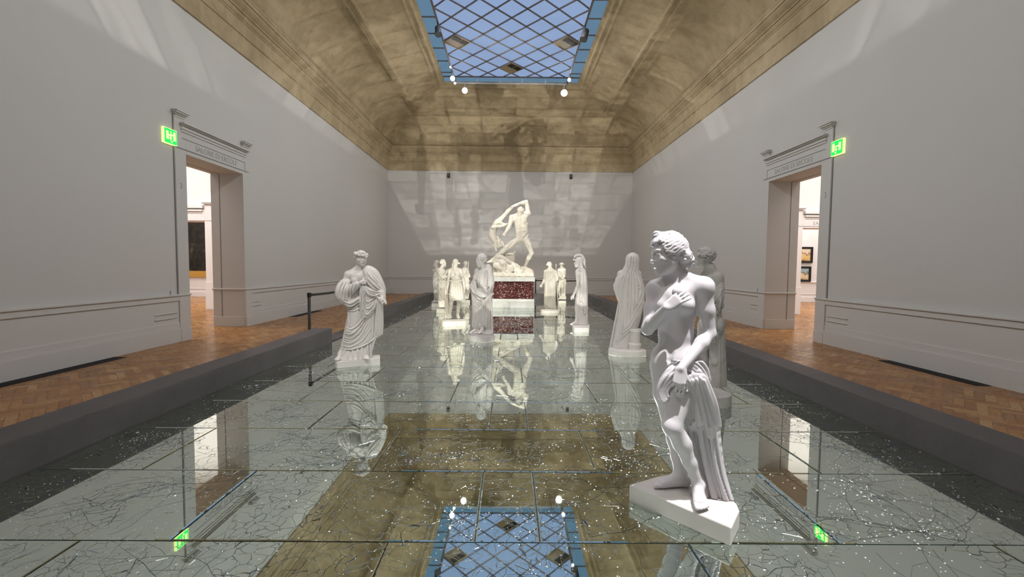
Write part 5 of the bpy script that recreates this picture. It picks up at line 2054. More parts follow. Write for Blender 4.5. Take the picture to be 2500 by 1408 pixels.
    ridges(D, T, [[(478, 272), (520, 350), (600, 430), (655, 500)], [(470, 290), (505, 380), (580, 460), (650, 515)], [(468, 320), (495, 420), (560, 480), (640, 525)],
                  [(500, 265), (545, 330), (610, 410), (650, 480)], [(470, 440), (520, 500), (600, 520), (650, 530)], [(460, 460), (505, 540), (570, 560), (620, 545)],
                  [(445, 455), (432, 560), (424, 690), (450, 790), (466, 822)], [(455, 480), (452, 600), (450, 720), (466, 815)],
                  [(462, 500), (490, 620), (545, 600), (590, 560)], [(450, 560), (485, 690), (550, 660), (590, 590)], [(445, 620), (480, 750), (545, 710), (592, 620)],
                  [(466, 820), (520, 770), (570, 690), (594, 600)]], 0.011, -0.006, 0.007)
    # roll at the waist and cloth swept round the legs
    D.tube([T(255, 630, -0.02), T(320, 650, -0.12), T(400, 600, -0.15)], [0.035, 0.042, 0.030], 0.02, n=10)
    ridges(D, T, [[(250, 622), (320, 640), (410, 590)], [(265, 650), (330, 670), (415, 625)], [(290, 690), (350, 690), (420, 650)], [(290, 720), (350, 720), (425, 690)],
                  [(280, 900), (330, 905), (400, 860), (450, 800)], [(262, 960), (330, 955), (410, 890), (462, 825)], [(255, 1000), (330, 1000), (420, 930), (480, 830)],
                  [(246, 1050), (330, 1050), (430, 975), (500, 850)], [(240, 1090), (320, 1092), (440, 1030), (540, 900)],
                  [(236, 1120), (330, 1120), (450, 1085), (540, 1035), (590, 990)], [(300, 760), (295, 860), (275, 960)], [(560, 720), (560, 850), (555, 990)], [(585, 720), (585, 850), (578, 985)]], 0.0105, -0.003, 0.008)
    ridges(D, T, [[(236, 1132), (330, 1132), (450, 1097), (540, 1047), (590, 1003)]], 0.010, 0.004, 0.006, op='cut')
    ridges(D, T, [[(250, 1140), (240, 1180), (215, 1212)], [(300, 1140), (300, 1175), (295, 1213)], [(345, 1130), (350, 1170), (350, 1213)], [(395, 1115), (400, 1160), (405, 1213)],
                  [(440, 1100), (440, 1160), (445, 1213)], [(500, 1070), (505, 1150), (508, 1213)], [(530, 1055), (530, 1150), (535, 1213)]], 0.012, -0.004, 0.008)
    ridges(D, T, [[(325, 1145), (325, 1213)], [(372, 1135), (378, 1213)], [(420, 1120), (424, 1213)], [(470, 1090), (476, 1160)]], 0.010, 0.0, 0.006, op='cut')
    # long end hanging from the forearm
    hang(D, T, [[(600, 590), (596, 750), (592, 900), (580, 1010)], [(615, 580), (615, 750), (612, 880), (602, 985)], [(632, 580), (634, 740), (634, 880), (626, 970)],
                [(648, 585), (652, 740), (654, 850), (650, 960)], [(608, 600), (605, 800), (596, 960)], [(640, 600), (644, 780), (640, 950)]], [0.018, 0.020, 0.020, 0.016], -0.13, -0.03)
    hang(D, T, [[(590, 540), (640, 540), (662, 580)], [(600, 520), (650, 530), (660, 610)]], 0.04, -0.08, -0.12, 0.015)
    D.floor(PH + 0.001)
    D.mesh('drapery', mk, root)
    # flowers held in the hand
    Fl = SDF(T(655, 600, -0.2) - 0.14, T(655, 600, -0.2) + 0.14, h * 0.8)
    r_ = random.Random(2)
    Fl.tube([T(598, 575, -0.17), T(640, 598, -0.22), T(690, 635, -0.24)], [0.012, 0.018, 0.020], 0.01, n=8)
    for _ in range(26):
        Fl.ell(T(r_.uniform(630, 692), r_.uniform(595, 645), -0.23) + V3((0, r_.uniform(-0.02, 0.02), 0)), (0.014, 0.014, 0.012), 0.004)
    Fl.mesh('flowers', mk, root)
statue_with_wreath()

# ------------------------------------------------------------------ bearded man with a cloak
def statue_bearded_man():
    T = Site(1176, 823)
    root = T.root('marble_statue', 'white statue of a bearded man in a cloak, left in front of the red pedestal')
    T.zoom(1020, 600, 5.633)
    PH, h, mk = 0.10, 0.0075 * Q, M['marble']
    pl = [T.g(683, 1205, PH), T.g(690, 1228, PH), T.g(940, 1268, PH), T.g(1062, 1240, PH)]
    pl = [pl[1], pl[2], pl[3], (pl[3][0] - 0.02, pl[3][1] + 0.35), (pl[1][0] + 0.10, pl[1][1] + 0.30)]
    plinth(pl, PH, M['marble_grey'], root)
    S = SDF((-0.5, -0.45, PH - 0.02), (0.5, 0.42, 2.02), h)
    neck, che, pel = T(890, 320, 0), T(880, 430, 0.0), T(885, 640, 0.02)
    sa, sb = T(820, 350, 0.06), T(985, 320, 0.02)
    ha, hb = T(820, 690, 0.0), T(950, 690, 0.03)
    torso(S, pel, che, neck, (-0.7, -0.8, 0), (-0.7, -0.8, 0), sa, sb, ha, hb, male=True, sc=0.98)
    hc = T(868, 185, -0.02)
    S.cone(neck + V3((0, 0.03, -0.02)), hc + V3((0.02, 0.02, -0.05)), 0.066, 0.06, 0.03)
    hf, hu = (-0.93, -0.42, -0.22), (-0.12, 0, 1)
    P = head(S, hc, hf, hu, 1.12, male=True, beard=True)
    arm(S, sb, T(1030, 500, 0.04), T(960, 690, -0.10), True)
    hand(S, T(960, 690, -0.10), (-0.35, -0.3, -0.8), (-0.6, 0.6, 0), 1.05, (0.9, 1, 1, 1), side=-1)
    arm(S, sa, T(770, 500, 0.02), T(800, 590, -0.12), True)
    for a, b, d in ((T(820, 950, 0.0), T(805, 1140, 0.0), (-0.9, -0.45, 0)), (T(900, 950, -0.05), T(885, 1150, -0.06), (-0.5, -0.9, 0))):
        b[2] = PH + 0.09
        leg(S, (a + ha) / 2 + V3((0, 0, 0.15)), a, b, (-0.6, -0.7, 0))
        foot(S, b, d, 1.0, toes=False)
    S.floor(PH + 0.001)
    S.mesh('figure', mk, root)
    H = SDF(hc - 0.2, hc + 0.22, h * 0.8)
    Fm = frame(hf, hu)
    H.ell(P(0, -0.02, 0.040), V3((0.080, 0.096, 0.080)) * 1.12, 0.01, 'u', Fm)
    H.ell(P(0, 0.095, -0.05), V3((0.07, 0.08, 0.085)) * 1.12, 0.012, 'cut', Fm)
    curls(H, P, 1.12, lambda a, e: (abs(a) > 1.2 and e < 0.25), 110, 0.019, 5)
    H.mesh('hair', mk, root)
    D = SDF((-0.5, -0.45, PH - 0.02), (0.5, 0.42, 1.75), h)
    loft(D, rows(T, [(745, 1010, 585, 0.04, 0.150), (735, 1018, 640, 0.04, 0.165), (742, 1025, 800, 0.04, 0.170), (745, 1030, 950, 0.05, 0.170), (742, 1033, 1060, 0.06, 0.165), (745, 1034, 1115, 0.07, 0.150)]), 0.02, pw=2.3)
    loft(D, rows(T, [(900, 1034, 1080, 0.08, 0.12), (895, 1040, 1215, 0.06, 0.14)], PH), 0.02, pw=2.4)
    D.tube([T(730, 545, -0.06), T(780, 600, -0.13), T(880, 660, -0.15), T(960, 700, -0.12)], [0.035, 0.05, 0.05, 0.03], 0.02, n=14)
    D.tube([T(965, 290, 0.05), T(985, 420, 0.03), T(990, 560, 0.06)], [0.07, 0.085, 0.09], 0.03, n=12)
    D.tube([T(930, 340, -0.09), T(925, 450, -0.12), T(935, 560, -0.12)], [0.022, 0.035, 0.035], 0.012, n=10)
    D.tube([T(780, 460, 0.05), T(760, 520, 0.03), T(740, 560, -0.03)], [0.03, 0.05, 0.045], 0.02, n=8)
    ridges(D, T, [[(735, 560), (800, 640), (880, 690)], [(740, 600), (800, 690), (890, 745)], [(742, 650), (800, 740), (895, 800)], [(745, 720), (790, 800), (850, 850)],
                  [(880, 690), (905, 800), (925, 880)], [(900, 700), (925, 850), (935, 1040)], [(945, 740), (950, 950), (950, 1210)], [(975, 750), (990, 950), (975, 1210)],
                  [(1005, 720), (1015, 950), (1005, 1210)], [(770, 840), (780, 980), (770, 1100)], [(810, 860), (830, 990), (820, 1080)], [(850, 880), (870, 980), (880, 1080)],
                  [(925, 350), (915, 450), (925, 560), (960, 650)], [(955, 350), (970, 450), (960, 560)], [(895, 1100), (905, 1160), (910, 1212)]], 0.014, -0.006, 0.008)
    D.floor(PH + 0.001)
    D.mesh('cloak', mk, root)
    K = SDF(T(960, 700, -0.3) - 0.5, T(960, 700, 0.1) + 0.5, h)
    K.tube([T(895, 775, -0.20), T(955, 710, -0.17), T(1035, 655, -0.12)], [0.018, 0.020, 0.022], 0.01, n=8)
    K.mesh('scroll', mk, root)
statue_bearded_man()

# ------------------------------------------------------------------ youth in a short belted tunic
def statue_tunic():
    T = Site(1109, 786)
    root = T.root('marble_statue', 'cream statue in a short belted tunic with bare legs on a square plinth')
    T.zoom(1020, 600, 5.633)
    PH, h, mk = 0.11, 0.0090 * Q, M['marble_cream']
    a, b = T.g(335, 1040, PH), T.g(662, 1032, PH)
    plinth([a, b, (b[0], b[1] + 0.44), (a[0], a[1] + 0.44)], PH, mk, root)
    S = SDF((-0.5, -0.4, PH - 0.02), (0.5, 0.4, 1.95), h)
    neck, che, pel = T(510, 320, 0), T(515, 400, 0), T(530, 560, 0.01)
    sa, sb = T(440, 345, 0), T(588, 345, 0)
    ha, hb = T(480, 620, 0), T(578, 620, 0)
    torso(S, pel, che, neck, (0, -1, 0), (0, -1, 0), sa, sb, ha, hb, male=False, sc=0.98, detail=False)
    hc = T(515, 238, -0.01)
    S.cone(neck, hc, 0.056, 0.05, 0.03)
    P = head(S, hc, (-0.12, -1, -0.15), (0, 0, 1), 1.04)
    arm(S, sa, T(418, 480, 0.03), T(405, 600, -0.02), False)
    hand(S, T(405, 600, -0.02), (-0.05, -0.1, -1), (1, 0, 0), 1, (0.4,) * 4, side=-1)
    arm(S, sb, T(625, 460, 0.04), T(640, 580, 0.0), False)
    hand(S, T(640, 580, 0.0), (0.05, -0.1, -1), (-1, 0, 0), 1, (0.4,) * 4, side=1)
    for hp, k, f, d in ((ha, T(455, 800, -0.04), T(440, 985, 0.0), (-0.5, -0.9, 0)), (hb, T(565, 800, -0.02), T(550, 985, 0.03), (0.15, -1, 0))):
        f[2] = PH + 0.088
        leg(S, hp, k, f, (0, -1, 0), False, 0.98)
        foot(S, f, d, 1.0, toes=False)
    S.floor(PH + 0.001)
    S.mesh('figure', mk, root)
    H = SDF(hc - 0.2, hc + 0.22, h * 0.85)
    Fm = frame((-0.12, -1, -0.15), (0, 0, 1))
    H.ell(P(0, -0.018, 0.040), V3((0.082, 0.096, 0.080)) * 1.04, 0.01, 'u', Fm)
    H.ell(P(0, 0.090, -0.045), V3((0.066, 0.075, 0.085)) * 1.04, 0.012, 'cut', Fm)
    H.tube([P(-0.078, 0.03, 0.02), P(-0.085, -0.02, 0.0), P(-0.115, -0.02, 0.0)], [0.014, 0.014, 0.02], 0.01, n=8)
    H.cone(P(0.07, -0.03, 0.0), P(0.085, -0.03, -0.13), 0.025, 0.02, 0.015)
    H.mesh('hair', mk, root)
    D = SDF((-0.5, -0.4, 0.4), (0.5, 0.4, 1.65), h)
    loft(D, rows(T, [(440, 592, 345, 0.0, 0.105), (444, 596, 400, 0.0, 0.135), (455, 600, 460, 0.0, 0.125), (446, 612, 520, 0.0, 0.140), (440, 630, 600, 0.0, 0.155), (440, 645, 690, 0.0, 0.165), (455, 655, 745, 0.0, 0.172)]), 0.02, pw=2.2)
    D.tube([T(445, 478, -0.08), T(530, 492, -0.15), T(612, 470, -0.08)], [0.02, 0.024, 0.02], 0.01, n=10)
    ridges(D, T, [[(455, 350), (520, 410), (590, 445)], [(590, 350), (540, 410), (470, 440)], [(480, 345), (540, 400), (598, 420)], [(470, 520), (462, 620), (468, 735)], [(495, 515), (490, 620), (495, 740)],
                  [(520, 515), (520, 620), (525, 745)], [(545, 515), (550, 620), (558, 748)], [(570, 510), (580, 620), (592, 748)], [(595, 505), (608, 620), (625, 745)]], 0.013, -0.006, 0.008)
    D.mesh('tunic', mk, root)
    B = SDF((-0.5, -0.3, PH - 0.02), (0.2, 0.4, 1.2), h)
    B.tube([T(395, 560, 0.10), T(392, 720, 0.09), T(398, 860, 0.08), T(400, 1010, 0.06)], [0.05, 0.055, 0.05, 0.065], 0.02, n=14)
    for e in (-1, 0, 1):
        B.tube([T(395 + 16 * e, 590, 0.05), T(394 + 18 * e, 740, 0.04), T(398 + 20 * e, 1000, 0.0)], 0.016, 0.006, n=10)
    B.floor(PH + 0.001)
    B.mesh('support', mk, root)
statue_tunic()

# ------------------------------------------------------------------ helmeted figure in a long straight gown
def statue_helmet():
    T = Site(1419, 801)
    root = T.root('marble_statue', 'slender white statue with a crested helmet and long straight gown')
    T.zoom(1300, 590, 4.693)
    PH, h, mk = 0.10, 0.0085 * Q, M['marble']
    pl = [T.g(458, 945, PH), T.g(478, 985, PH), T.g(648, 985, PH), T.g(656, 950, PH)]
    plinth([pl[0], pl[1], pl[2], pl[3], (pl[3][0] - 0.05, pl[3][1] + 0.25), (pl[0][0] + 0.1, pl[0][1] + 0.25)], PH, mk, root)
    S = SDF((-0.45, -0.4, PH - 0.02), (0.4, 0.4, 2.05), h)
    neck, che, pel = T(548, 305, 0), T(556, 390, 0.02), T(560, 560, 0.02)
    sa, sb = T(520, 340, -0.08), T(590, 335, 0.10)
    ha, hb = T(540, 600, -0.04), T(580, 600, 0.05)
    torso(S, pel, che, neck, (-0.9, -0.4, 0), (-0.9, -0.4, 0), sa, sb, ha, hb, male=False, sc=0.95, detail=False)
    hc = T(528, 235, 0)
    S.cone(neck, hc + V3((0.01, 0, -0.05)), 0.056, 0.05, 0.03)
    hf, hu = (-0.97, -0.22, -0.1), (0, 0, 1)
    P = head(S, hc, hf, hu, 1.08)
    arm(S, sa, T(520, 500, -0.12), T(470, 610, -0.16), False)
    hand(S, T(470, 610, -0.16), (-0.5, -0.1, -0.7), (0.3, 0.6, 0), 1, (0.5,) * 4, side=1)
    for f, d in ((T(500, 935, -0.09), (-0.9, -0.4, 0)), (T(545, 925, 0.02), (-0.7, -0.7, 0))):
        f[2] = PH + 0.085
        foot(S, f, d, 0.98, toes=False)
        S.cone(f, f + V3((0.03, 0.03, 0.3)), 0.035, 0.05)
    S.floor(PH + 0.001)
    S.mesh('figure', mk, root)
    H = SDF(hc - 0.24, hc + 0.30, h * 0.85)
    Fm = frame(hf, hu)
    H.ell(P(0, -0.018, 0.040), V3((0.086, 0.108, 0.092)) * 1.08, 0.01, 'u', Fm)
    H.ell(P(0, 0.095, -0.055), V3((0.075, 0.07, 0.085)) * 1.08, 0.01, 'cut', Fm)
    H.tube([P(0, 0.105, 0.105), P(0, 0.085, 0.145), P(0, 0.02, 0.175), P(0, -0.08, 0.155), P(0, -0.135, 0.06), P(0, -0.14, -0.05), P(0, -0.17, -0.13)], [0.014, 0.022, 0.030, 0.034, 0.034, 0.03, 0.016], 0.01, n=24)
    H.tube([P(-0.06, 0.085, 0.055), P(0, 0.125, 0.065), P(0.06, 0.085, 0.055)], [0.01, 0.016, 0.01], 0.01, n=8)
    for e in (-1, 1):
        H.tube([P(e * 0.06, -0.05, -0.02), P(e * 0.06, -0.07, -0.12), P(e * 0.055, -0.06, -0.2)], [0.03, 0.03, 0.02], 0.012, n=8)
    H.mesh('helmet', mk, root)
    D = SDF((-0.45, -0.42, PH - 0.02), (0.42, 0.42, 1.72), h)
    loft(D, rows(T, [(540, 592, 296, 0.01, 0.06), (508, 612, 328, 0.01, 0.12), (500, 626, 400, 0.01, 0.145), (512, 630, 470, 0.01, 0.150), (505, 634, 560, 0.01, 0.165), (488, 635, 680, 0.01, 0.175), (484, 635, 780, 0.01, 0.178), (505, 635, 870, 0.01, 0.175), (520, 640, 940, 0.01, 0.170)], PH), 0.02, pw=2.2)
    D.tube([T(498, 345, -0.10), T(540, 360, -0.14), T(600, 330, -0.08)], [0.022, 0.024, 0.02], 0.012, n=10)
    ridges(D, T, [[(520, 370), (528, 480), (520, 600)], [(545, 370), (550, 500), (545, 640)], [(575, 350), (580, 500), (578, 640)], [(605, 350), (612, 500), (612, 700), (615, 930)],
                  [(540, 640), (540, 780), (545, 930)], [(562, 640), (568, 780), (568, 930)], [(588, 640), (592, 780), (592, 930)], [(515, 640), (512, 760), (525, 900)],
                  [(545, 690), (580, 720), (550, 760)], [(565, 760), (605, 790), (580, 830)], [(575, 800), (615, 830), (600, 860)]], 0.013, -0.006, 0.008)
    D.floor(PH + 0.001)
    D.mesh('gown', mk, root)
statue_helmet()

# ------------------------------------------------------------------ veiled woman seen from behind
def statue_veiled():
    T = Site(1530, 861)
    root = T.root('marble_statue', 'white veiled statue seen from behind, staff at its left side')
    T.zoom(1300, 590, 4.693)
    PH, h, mk = 0.10, 0.0072 * Q, M['marble']
    c = T.g(1085, 1235, PH)
    plinth(arc(c[0], c[1] + 0.05, 0.335, 0.26, 0, 355, 36), PH, mk, root)
    S = SDF((-0.5, -0.4, PH - 0.02), (0.5, 0.4, 1.95), h)
    neck, che, pel = T(1130, 310, 0.06), T(1120, 430, 0.05), T(1115, 680, 0.05)
    sa, sb = T(1010, 370, 0.06), T(1210, 370, 0.06)
    ha, hb = T(1070, 740, 0.05), T(1160, 740, 0.05)
    torso(S, pel, che, neck, (0, 1, 0), (0, 1, 0), sa, sb, ha, hb, male=False, sc=0.97, detail=False)
    hc = T(1148, 235, 0.04)
    S.cone(neck, hc, 0.056, 0.05, 0.03)
    head(S, hc, (0.25, 1, -0.2), (0, 0, 1), 1.0)
    arm(S, sa, T(950, 500, 0.10), T(975, 640, 0.22), False)
    hand(S, T(975, 640, 0.22), (0.1, 0.5, -0.4), (1, 0, 0), 1, (1,) * 4)
    arm(S, sb, T(1265, 540, 0.08), T(1230, 650, 0.22), False)
    hand(S, T(1230, 650, 0.22), (-0.4, 0.5, 0.2), (-1, 0, 0), 1, (0.5,) * 4)
    for hh, ft in ((ha, T(1030, 1200, 0.06)), (hb, T(1140, 1200, 0.10))):
        ft[2] = PH + 0.085
        S.cone(hh, ft, 0.09, 0.05)
        foot(S, ft, (0, 1, 0), 0.95, toes=False)
    S.floor(PH + 0.001)
    S.mesh('figure', mk, root)
    D = SDF((-0.55, -0.42, PH - 0.02), (0.55, 0.42, 1.98), h)
    loft(D, rows(T, [(1092, 1205, 148, 0.05, 0.07), (1072, 1220, 190, 0.05, 0.115), (1062, 1221, 250, 0.05, 0.120), (1035, 1222, 310, 0.05, 0.115), (990, 1232, 370, 0.05, 0.130), (955, 1255, 430, 0.05, 0.155),
                     (938, 1275, 500, 0.05, 0.165), (960, 1288, 570, 0.04, 0.170), (980, 1280, 640, 0.04, 0.175), (985, 1270, 720, 0.04, 0.180), (978, 1255, 800, 0.04, 0.182), (965, 1235, 900, 0.04, 0.185),
                     (950, 1200, 1000, 0.03, 0.188), (932, 1150, 1100, 0.02, 0.190), (912, 1130, 1215, 0.01, 0.195)], PH), 0.02, pw=2.2)
    D.ell(T(1146, 205, 0.05), (0.118, 0.125, 0.135), 0.03)
    ridges(D, T, [[(1120, 170), (1110, 260), (1085, 330)], [(1150, 170), (1145, 260), (1130, 340)], [(1180, 175), (1180, 270), (1165, 340)], [(1205, 180), (1205, 280), (1200, 370)],
                  [(1085, 330), (1050, 420), (1030, 560), (1020, 800)], [(1100, 350), (1090, 500), (1085, 700), (1070, 960)], [(1125, 350), (1125, 520), (1120, 700), (1110, 900)],
                  [(1150, 350), (1165, 520), (1160, 680), (1150, 820)], [(1175, 350), (1200, 500), (1200, 640), (1180, 760)], [(1200, 370), (1240, 470), (1240, 580), (1215, 640)],
                  [(1040, 380), (1000, 450), (985, 560)], [(1280, 600), (1240, 700), (1170, 820), (1090, 960)], [(1285, 640), (1245, 760), (1190, 860), (1130, 960)], [(1290, 680), (1250, 790), (1210, 880)],
                  [(1140, 960), (1060, 1030), (950, 1150)], [(1120, 1000), (1060, 1060), (960, 1170)], [(1000, 700), (985, 900), (945, 1130)], [(1045, 850), (1020, 1000), (990, 1150)], [(1215, 520), (1255, 560), (1230, 640)]], 0.0125, -0.006, 0.008)
    D.floor(PH + 0.001)
    D.mesh('veil', mk, root)
    p0, p1 = T(990, 690, 0.02), T(892, 1195, -0.06)
    p1[2] = PH - 0.002
    m = MB()
    m.rod(p0, p1, 0.017, 0.020, 14)
    m.build('staff', mk, root, smooth=False)
    a = T(1168, 1225, 0.0)
    m = MB()
    z1 = T(1168, 985, 0.0)[2]
    m.lathe([(0.110, PH - 0.002), (0.110, PH + 0.06), (0.118, PH + 0.07), (0.118, PH + 0.10), (0.096, PH + 0.12), (0.096, z1 - 0.05), (0.112, z1 - 0.035), (0.112, z1)], 28, c=(a[0], -0.12, 0))
    m.build('support', mk, root, smooth=False)
statue_veiled()

# ------------------------------------------------------------------ grey youth behind the nearest statue
def statue_grey():
    T = Site(1733, 966)
    root = T.root('marble_statue', 'weathered grey statue with short curly hair, half hidden behind the nearest statue')
    T.zoom(1450, 540, 3.353)
    PH, h, mk = 0.13, 0.0066 * Q, M['marble_grey']
    c = T.g(930, 1395, PH)
    plinth(arc(c[0], c[1], 0.26, 0.23, 0, 352, 40), PH, mk, root)
    S = SDF((-0.5, -0.4, PH - 0.02), (0.45, 0.42, 2.0), h)
    neck, che, pel = T(950, 420, 0.03), T(965, 560, 0.03), T(960, 800, 0.03)
    sa, sb = T(862, 480, 0.12), T(1015, 460, -0.04)
    ha, hb = T(910, 850, 0.05), T(990, 850, 0.0)
    torso(S, pel, che, neck, (-0.75, 0.65, 0), (-0.75, 0.65, 0), sa, sb, ha, hb, male=True, sc=0.97)
    hc = T(908, 292, 0.0)
    S.cone(neck + V3((0.0, 0, -0.02)), hc + V3((0.015, 0, -0.05)), 0.062, 0.056, 0.03)
    hf, hu = (-0.93, 0.30, -0.18), (0, 0, 1)
    P = head(S, hc, hf, hu, 1.10, male=True)
    arm(S, sb, T(1030, 640, -0.04), T(1000, 800, -0.06), True)
    hand(S, T(1000, 800, -0.06), (-0.2, 0.1, -1), (-1, 0, 0), 1, (0.4,) * 4)
    arm(S, sa, T(830, 640, 0.14), T(780, 760, 0.05), True)
    for hp, k, f in ((ha, T(900, 1090, 0.08), T(890, 1330, 0.08)), (hb, T(985, 1090, 0.0), T(985, 1330, 0.02))):
        f[2] = PH + 0.088
        leg(S, hp, k, f, (-0.75, 0.65, 0), True, 0.98)
        foot(S, f, (-0.75, 0.65, 0), 1.0, toes=False)
    S.floor(PH + 0.001)
    S.mesh('figure', mk, root)
    H = SDF(hc - 0.19, hc + 0.2, h * 0.8)
    Fm = frame(hf, hu)
    H.ell(P(0, -0.02, 0.036), V3((0.078, 0.094, 0.076)) * 1.1, 0.01, 'u', Fm)
    H.ell(P(0, 0.095, -0.045), V3((0.07, 0.075, 0.08)) * 1.1, 0.012, 'cut', Fm)
    curls(H, P, 1.1, lambda a, e: (abs(a) > 0.95 and e > -0.75) or e > 0.5, 260, 0.011, 9, 0.004)
    H.mesh('hair', mk, root)
    D = SDF((-0.5, -0.4, PH - 0.02), (0.45, 0.42, 1.7), h)
    D.tube([T(1010, 440, -0.02), T(1030, 540, -0.06), T(1020, 640, -0.09), T(985, 720, -0.06)], [0.04, 0.05, 0.055, 0.05], 0.02, n=14)
    D.tube([T(870, 640, 0.0), T(940, 720, -0.10), T(1030, 690, -0.06)], [0.05, 0.055, 0.05], 0.02, n=10)
    loft(D, rows(T, [(885, 1030, 690, 0.02, 0.150), (880, 1035, 800, 0.02, 0.165), (885, 1030, 900, 0.02, 0.165), (900, 1026, 985, 0.02, 0.150)]), 0.02)
    ridges(D, T, [[(1045, 560), (1010, 640), (950, 690)], [(1048, 590), (1015, 670), (955, 720)], [(1048, 620), (1020, 700), (960, 750)], [(1040, 660), (1015, 740), (960, 790)],
                  [(1000, 720), (1000, 850), (990, 980)], [(975, 740), (970, 850), (965, 980)], [(1020, 720), (1020, 850), (1012, 980)]], 0.013, -0.006, 0.008)
    D.mesh('mantle', mk, root)
    B = SDF((-0.4, -0.3, PH - 0.02), (0.4, 0.4, 1.1), h)
    a = T(965, 1395, 0.0)
    B.tube([(a[0] + 0.04, 0.05, 0.85), (a[0] + 0.05, 0.05, 0.5), (a[0] + 0.05, 0.03, PH)], [0.075, 0.085, 0.11], 0.02, n=10)
    for q in range(5):
        an = q * 1.25
        B.tube([(a[0] + 0.04 + 0.07 * math.cos(an), 0.05 + 0.07 * math.sin(an), 0.85), (a[0] + 0.05 + 0.10 * math.cos(an), 0.03 + 0.10 * math.sin(an), PH)], [0.016, 0.022], 0.01, n=6)
    B.floor(PH + 0.001)
    B.mesh('tree_stump', mk, root)
statue_grey()

# ------------------------------------------------------------------ robed figure from behind with a staff
def statue_staff():
    T = Site(1343, 759)
    root = T.root('marble_statue', 'pale robed statue seen from behind, spear at its right, beside the red pedestal')
    T.zoom(1300, 590, 4.693)
    PH, h, mk = 0.09, 0.0125 * Q, M['marble_cream']
    c = T.g(200, 783, PH)
    plinth(arc(c[0], c[1] + 0.10, 0.325, 0.28, 0, 355, 32), PH, mk, root)
    S = SDF((-0.6, -0.4, PH - 0.02), (0.5, 0.4, 1.95), h)
    neck, che, pel = T(200, 310, 0.02), T(205, 400, 0.02), T(200, 560, 0.02)
    sa, sb = T(150, 345, 0.02), T(262, 345, 0.02)
    torso(S, pel, che, neck, (0, 1, 0), (0.1, 1, 0), sa, sb, T(175, 600, 0.02), T(228, 600, 0.02), male=True, sc=0.95, detail=False)
    hc = T(198, 262, 0.02)
    S.cone(neck, hc, 0.056, 0.05, 0.03)
    P = head(S, hc, (0.8, 0.6, 0), (0, 0, 1), 1.02, fine=False)
    arm(S, sa, T(138, 430, 0.02), T(108, 490, -0.04), True)
    hand(S, T(108, 490, -0.04), (-0.6, -0.2, -0.7), (0.5, -0.5, 0), 1, (0.9,) * 4)
    arm(S, sb, T(285, 420, 0.05), T(277, 400, 0.16), True)
    hand(S, T(277, 400, 0.16), (0, 0.3, 0.8), (1, 0, 0), 1, (0.9,) * 4)
    S.mesh('figure', mk, root)
    H = SDF(hc - 0.2, hc + 0.22, h * 0.85)
    Fm = frame((0.8, 0.6, 0), (0, 0, 1))
    H.ell(P(0, -0.018, 0.036), V3((0.080, 0.094, 0.076)), 0.01, 'u', Fm)
    H.ell(P(0, 0.092, -0.045), V3((0.066, 0.075, 0.085)), 0.01, 'cut', Fm)
    H.ell(P(0, -0.115, 0.0), (0.035, 0.035, 0.035), 0.02)
    H.mesh('hair', mk, root)
    D = SDF((-0.5, -0.4, PH - 0.02), (0.5, 0.4, 1.7), h)
    loft(D, rows(T, [(165, 240, 312, 0.02, 0.07), (140, 268, 345, 0.02, 0.115), (132, 276, 400, 0.02, 0.135), (136, 270, 480, 0.02, 0.145), (134, 268, 570, 0.02, 0.155), (130, 268, 660, 0.02, 0.160), (135, 272, 730, 0.02, 0.165), (155, 272, 790, 0.02, 0.16)], PH), 0.02, pw=2.2)
    D.tube([T(268, 350, 0.0), T(284, 400, 0.02), T(282, 440, 0.04)], [0.05, 0.055, 0.04], 0.02, n=8)
    ridges(D, T, [[(160, 350), (158, 500), (155, 680)], [(180, 340), (182, 520), (178, 760)], [(205, 340), (205, 520), (205, 765)], [(230, 340), (232, 520), (230, 765)], [(252, 360), (252, 520), (255, 760)], [(145, 560), (146, 660), (150, 740)],
                  [(265, 360), (240, 420), (180, 470)]], 0.015, -0.006, 0.010)
    D.floor(PH + 0.001)
    D.mesh('robe', mk, root)
    m = MB()
    a, b = T(268, 255, 0.12), T(297, 785, 0.0)
    b[2] = PH - 0.002
    m.rod(a, b, 0.016, 0.018, 12)
    m.build('spear', mk, root)
    a = T(97, 505, -0.06)
    S = SDF(a - 0.1, a + 0.1, h)
    S.ell(a, (0.055, 0.055, 0.05), 0)
    S.mesh('round_fruit', mk, root)
statue_staff()

